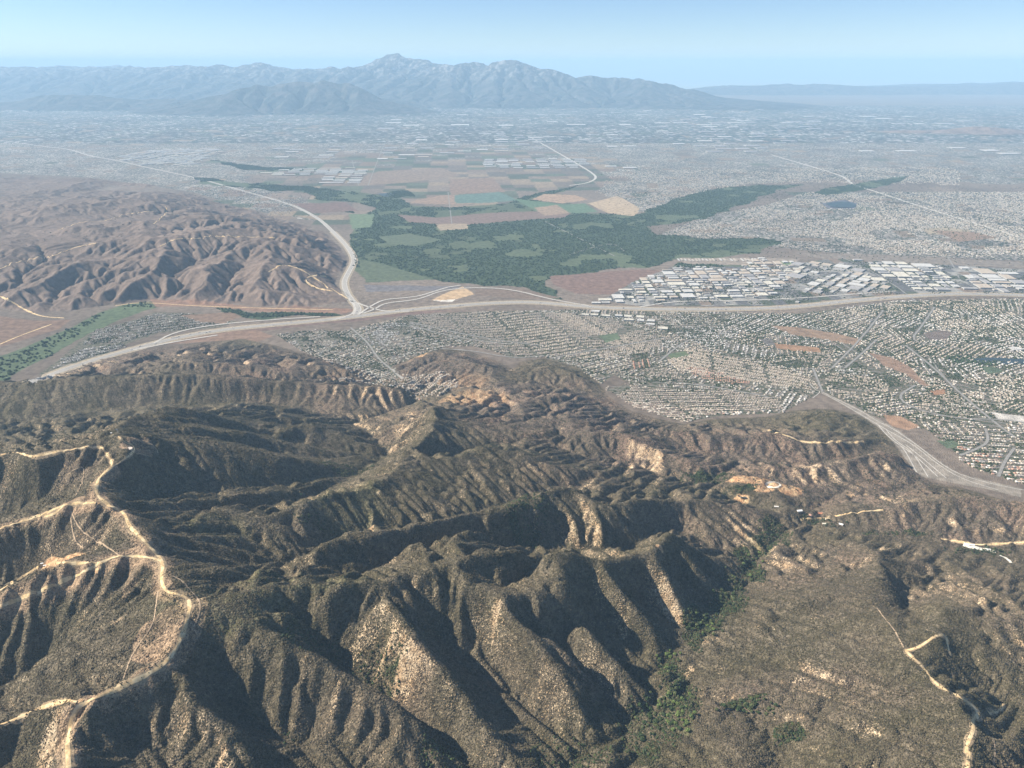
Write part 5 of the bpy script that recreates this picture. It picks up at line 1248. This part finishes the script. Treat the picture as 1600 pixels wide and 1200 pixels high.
# mast with panels on the summit beyond the pad
x, y, z = [float(v[0]) for v in on_ground(184, 676)]
root = bpy.data.objects.new('radio_mast', None); C.objects.link(root); root.location = (x, y, z); tag(root, 'pale lattice mast with white panels on the knoll beyond the round pad', 'mast')
for sx, sy in ((-1, -1), (1, -1), (1, 1), (-1, 1)):
    v, f, mm = [], [], []; V = [(sx*2.5-.2, sy*2.5-.2, -2), (sx*2.5+.2, sy*2.5-.2, -2), (sx*2.5+.2, sy*2.5+.2, -2), (sx*2.5-.2, sy*2.5+.2, -2), (sx*.6-.15, sy*.6-.15, 17), (sx*.6+.15, sy*.6-.15, 17), (sx*.6+.15, sy*.6+.15, 17), (sx*.6-.15, sy*.6+.15, 17)]
    new_mesh('leg', V, [np.array([(0, 1, 5, 4), (1, 2, 6, 5), (2, 3, 7, 6), (3, 0, 4, 7)])], [M_conc], None, None, root)
v, f, mm = [], [], []
for k_ in range(4): hz = 2+k_*4; w2 = 2.4-.42*k_; bx(-w2, w2, -w2-.1, -w2+.1, hz, hz+.25, v, f, mm, [0]*5); bx(-w2, w2, w2-.1, w2+.1, hz, hz+.25, v, f, mm, [0]*5)
new_mesh('crossbar', v, [np.array(f)], [M_conc], None, None, root)
v, f, mm = [], [], []; bx(-4.5, 4.5, -1.0, -.6, 12, 19, v, f, mm, [0]*5); new_mesh('panel', v, [np.array(f)], [WR['white']], None, None, root)
tag(house_like('hut', 174, 677, 6, 4, 3, 0, (.8,.8,.78), 'tiny pale hut left of the lattice mast', 'hut'), 'tiny pale hut left of the lattice mast', 'hut')
# water, riding ring
def sheet(name, pts, m_, lift=2.0, n=1):
    P = chaikin(np.array(pts+[pts[0]], float), 2)[:-1]; x, y, z = on_ground(P[:, 0], P[:, 1]); zc = z.max() if n else z
    V = np.column_stack([x, y, z*0+zc+lift]); V = np.vstack([V, [x.mean(), y.mean(), zc+lift]]); k = len(P)
    return struct(new_mesh(name, V, [np.array([(i, (i+1) % k, k) for i in range(k)])], [m_]))
Mw, t__, b__ = mat('still_water'); b__.inputs['Base Color'].default_value = (.03,.045,.045,1); b__.inputs['Roughness'].default_value = .5; b__.inputs['Specular IOR Level'].default_value = .5
sheet('lake', [(1520,562),(1545,560),(1600,563),(1700,566),(1700,571),(1600,569),(1560,570),(1530,567)], Mw, 3)
sheet('lake', [(1290,318),(1320,314),(1340,320),(1335,325),(1300,325)], Mw, 4)
sheet('pond', [(1152,779),(1166,777),(1168,780),(1158,782)], Mw, 3)
sheet('pond', [(590,303),(612,301),(618,306),(600,308)], Mw, 4)
th = np.linspace(0, 2*math.pi, 40); P = [(1208+11*math.cos(a), 758+4.3*math.sin(a)) for a in th]
ribbon('riding_track', [(densify(path_world(P, 6), 5), 11)], flat_mat('white_sand', (.62,.57,.47), .1, 5), 2.2)
ribbon('wash_bed', [(densify(path_world([(1505,851),(1520,855),(1540,859),(1555,862)], 6), 5), 26), (densify(path_world([(1562,868),(1573,873),(1580,880)], 6), 5), 16)], flat_mat('wash_sand', (.66,.63,.52), .12, 8), 2.0, .5)
warehouse(*[float(v[0]) for v in on_ground(1587, 546)][:2], 90, 70, 10, .1, 'white', 'lone bright white square building above the lake at the right', None)
# ------------------------------------------------------------------ trucks on the freeway
def truck_parts(colour):
    out = []
    for nm, dims, col in (('trailer', (-9, 5.2, -1.3, 1.3, 1.1, 4.1), colour), ('cab', (5.7, 8.6, -1.25, 1.25, .7, 3.4), (.3, .05, .04) if colour[0] > .4 else (.5, .5, .5))):
        v, f, mm = [], [], []; bx(*dims, v, f, mm, [0]*5); out.append((nm, new_mesh(nm, v, [np.array(f)], [flat_mat('paint_'+nm, col, .05, 3)], None, None, False)))
    v, f, mm = [], [], []
    for cx_ in (-7.5, -6, 6.8, 3.5): bx(cx_-.5, cx_+.5, -1.3, 1.3, 0, 1.0, v, f, mm, [0]*5)
    out.append(('wheel_set', new_mesh('wheel_set', v, [np.array(f)], [flat_mat('tyre', (.03,.03,.03), .1, 2)], None, None, False)))
    return out
todo_k = []; kinds_ = {'white': truck_parts((.72,.72,.70)), 'dark': truck_parts((.10,.11,.13))}
for key, ds, cnt, words in (('a', (-26, -14, 14, 26), 64, 'on the wide freeway'), ('b', (-16, -10, 10, 16), 20, 'on the freeway climbing past the brown hills')):
    P = pw(FW[key], 25)
    P = P[(P[:, 1] < 9500)]
    for i in range(cnt):
        d = ds[i % 4]; Q_ = offset(P, d); j = int(rng.integers(4, len(P)-4)); x, y = Q_[j, 0], Q_[j, 1]; t_ = Q_[j+1]-Q_[j-1]
        root = bpy.data.objects.new('truck', None); C.objects.link(root); root.location = (x, y, float(height(x, y))+3.2); root.rotation_euler = (0, 0, math.atan2(t_[1], t_[0])+(math.pi if d > 0 else 0))
        nm = 'white' if rng.random() < .6 else 'dark'
        for pn, me in kinds_[nm]: o = bpy.data.objects.new(pn, me); C.objects.link(o); o.parent = root
        todo_k.append((root, f'{nm} trucks', words, 'truck'))
label_all(todo_k)
# ------------------------------------------------------------------ the air
Mh = bpy.data.materials.new('haze_air'); Mh.use_nodes = True; t_ = Mh.node_tree; t_.nodes.clear()
pv = t_.nodes.new('ShaderNodeVolumePrincipled'); ou = t_.nodes.new('ShaderNodeOutputMaterial'); t_.links.new(pv.outputs[0], ou.inputs['Volume'])
pv.inputs['Color'].default_value = (0.50, 0.76, 1.0, 1); pv.inputs['Density'].default_value = HAZE = 1.9e-5; pv.inputs['Anisotropy'].default_value = 0.0
X0, X1, Y0, Y1, Z0, Z1 = -140000, 140000, -12000, 150000, -8, 3000
hz = new_mesh('haze', [(x, y, z) for z in (Z0, Z1) for x, y in ((X0, Y0), (X1, Y0), (X1, Y1), (X0, Y1))], [np.array([(3, 2, 1, 0), (4, 5, 6, 7), (0, 1, 5, 4), (1, 2, 6, 5), (2, 3, 7, 6), (3, 0, 4, 7)])], [Mh])
struct(hz, 'stuff', 'thin blue haze filling the air over the valley')
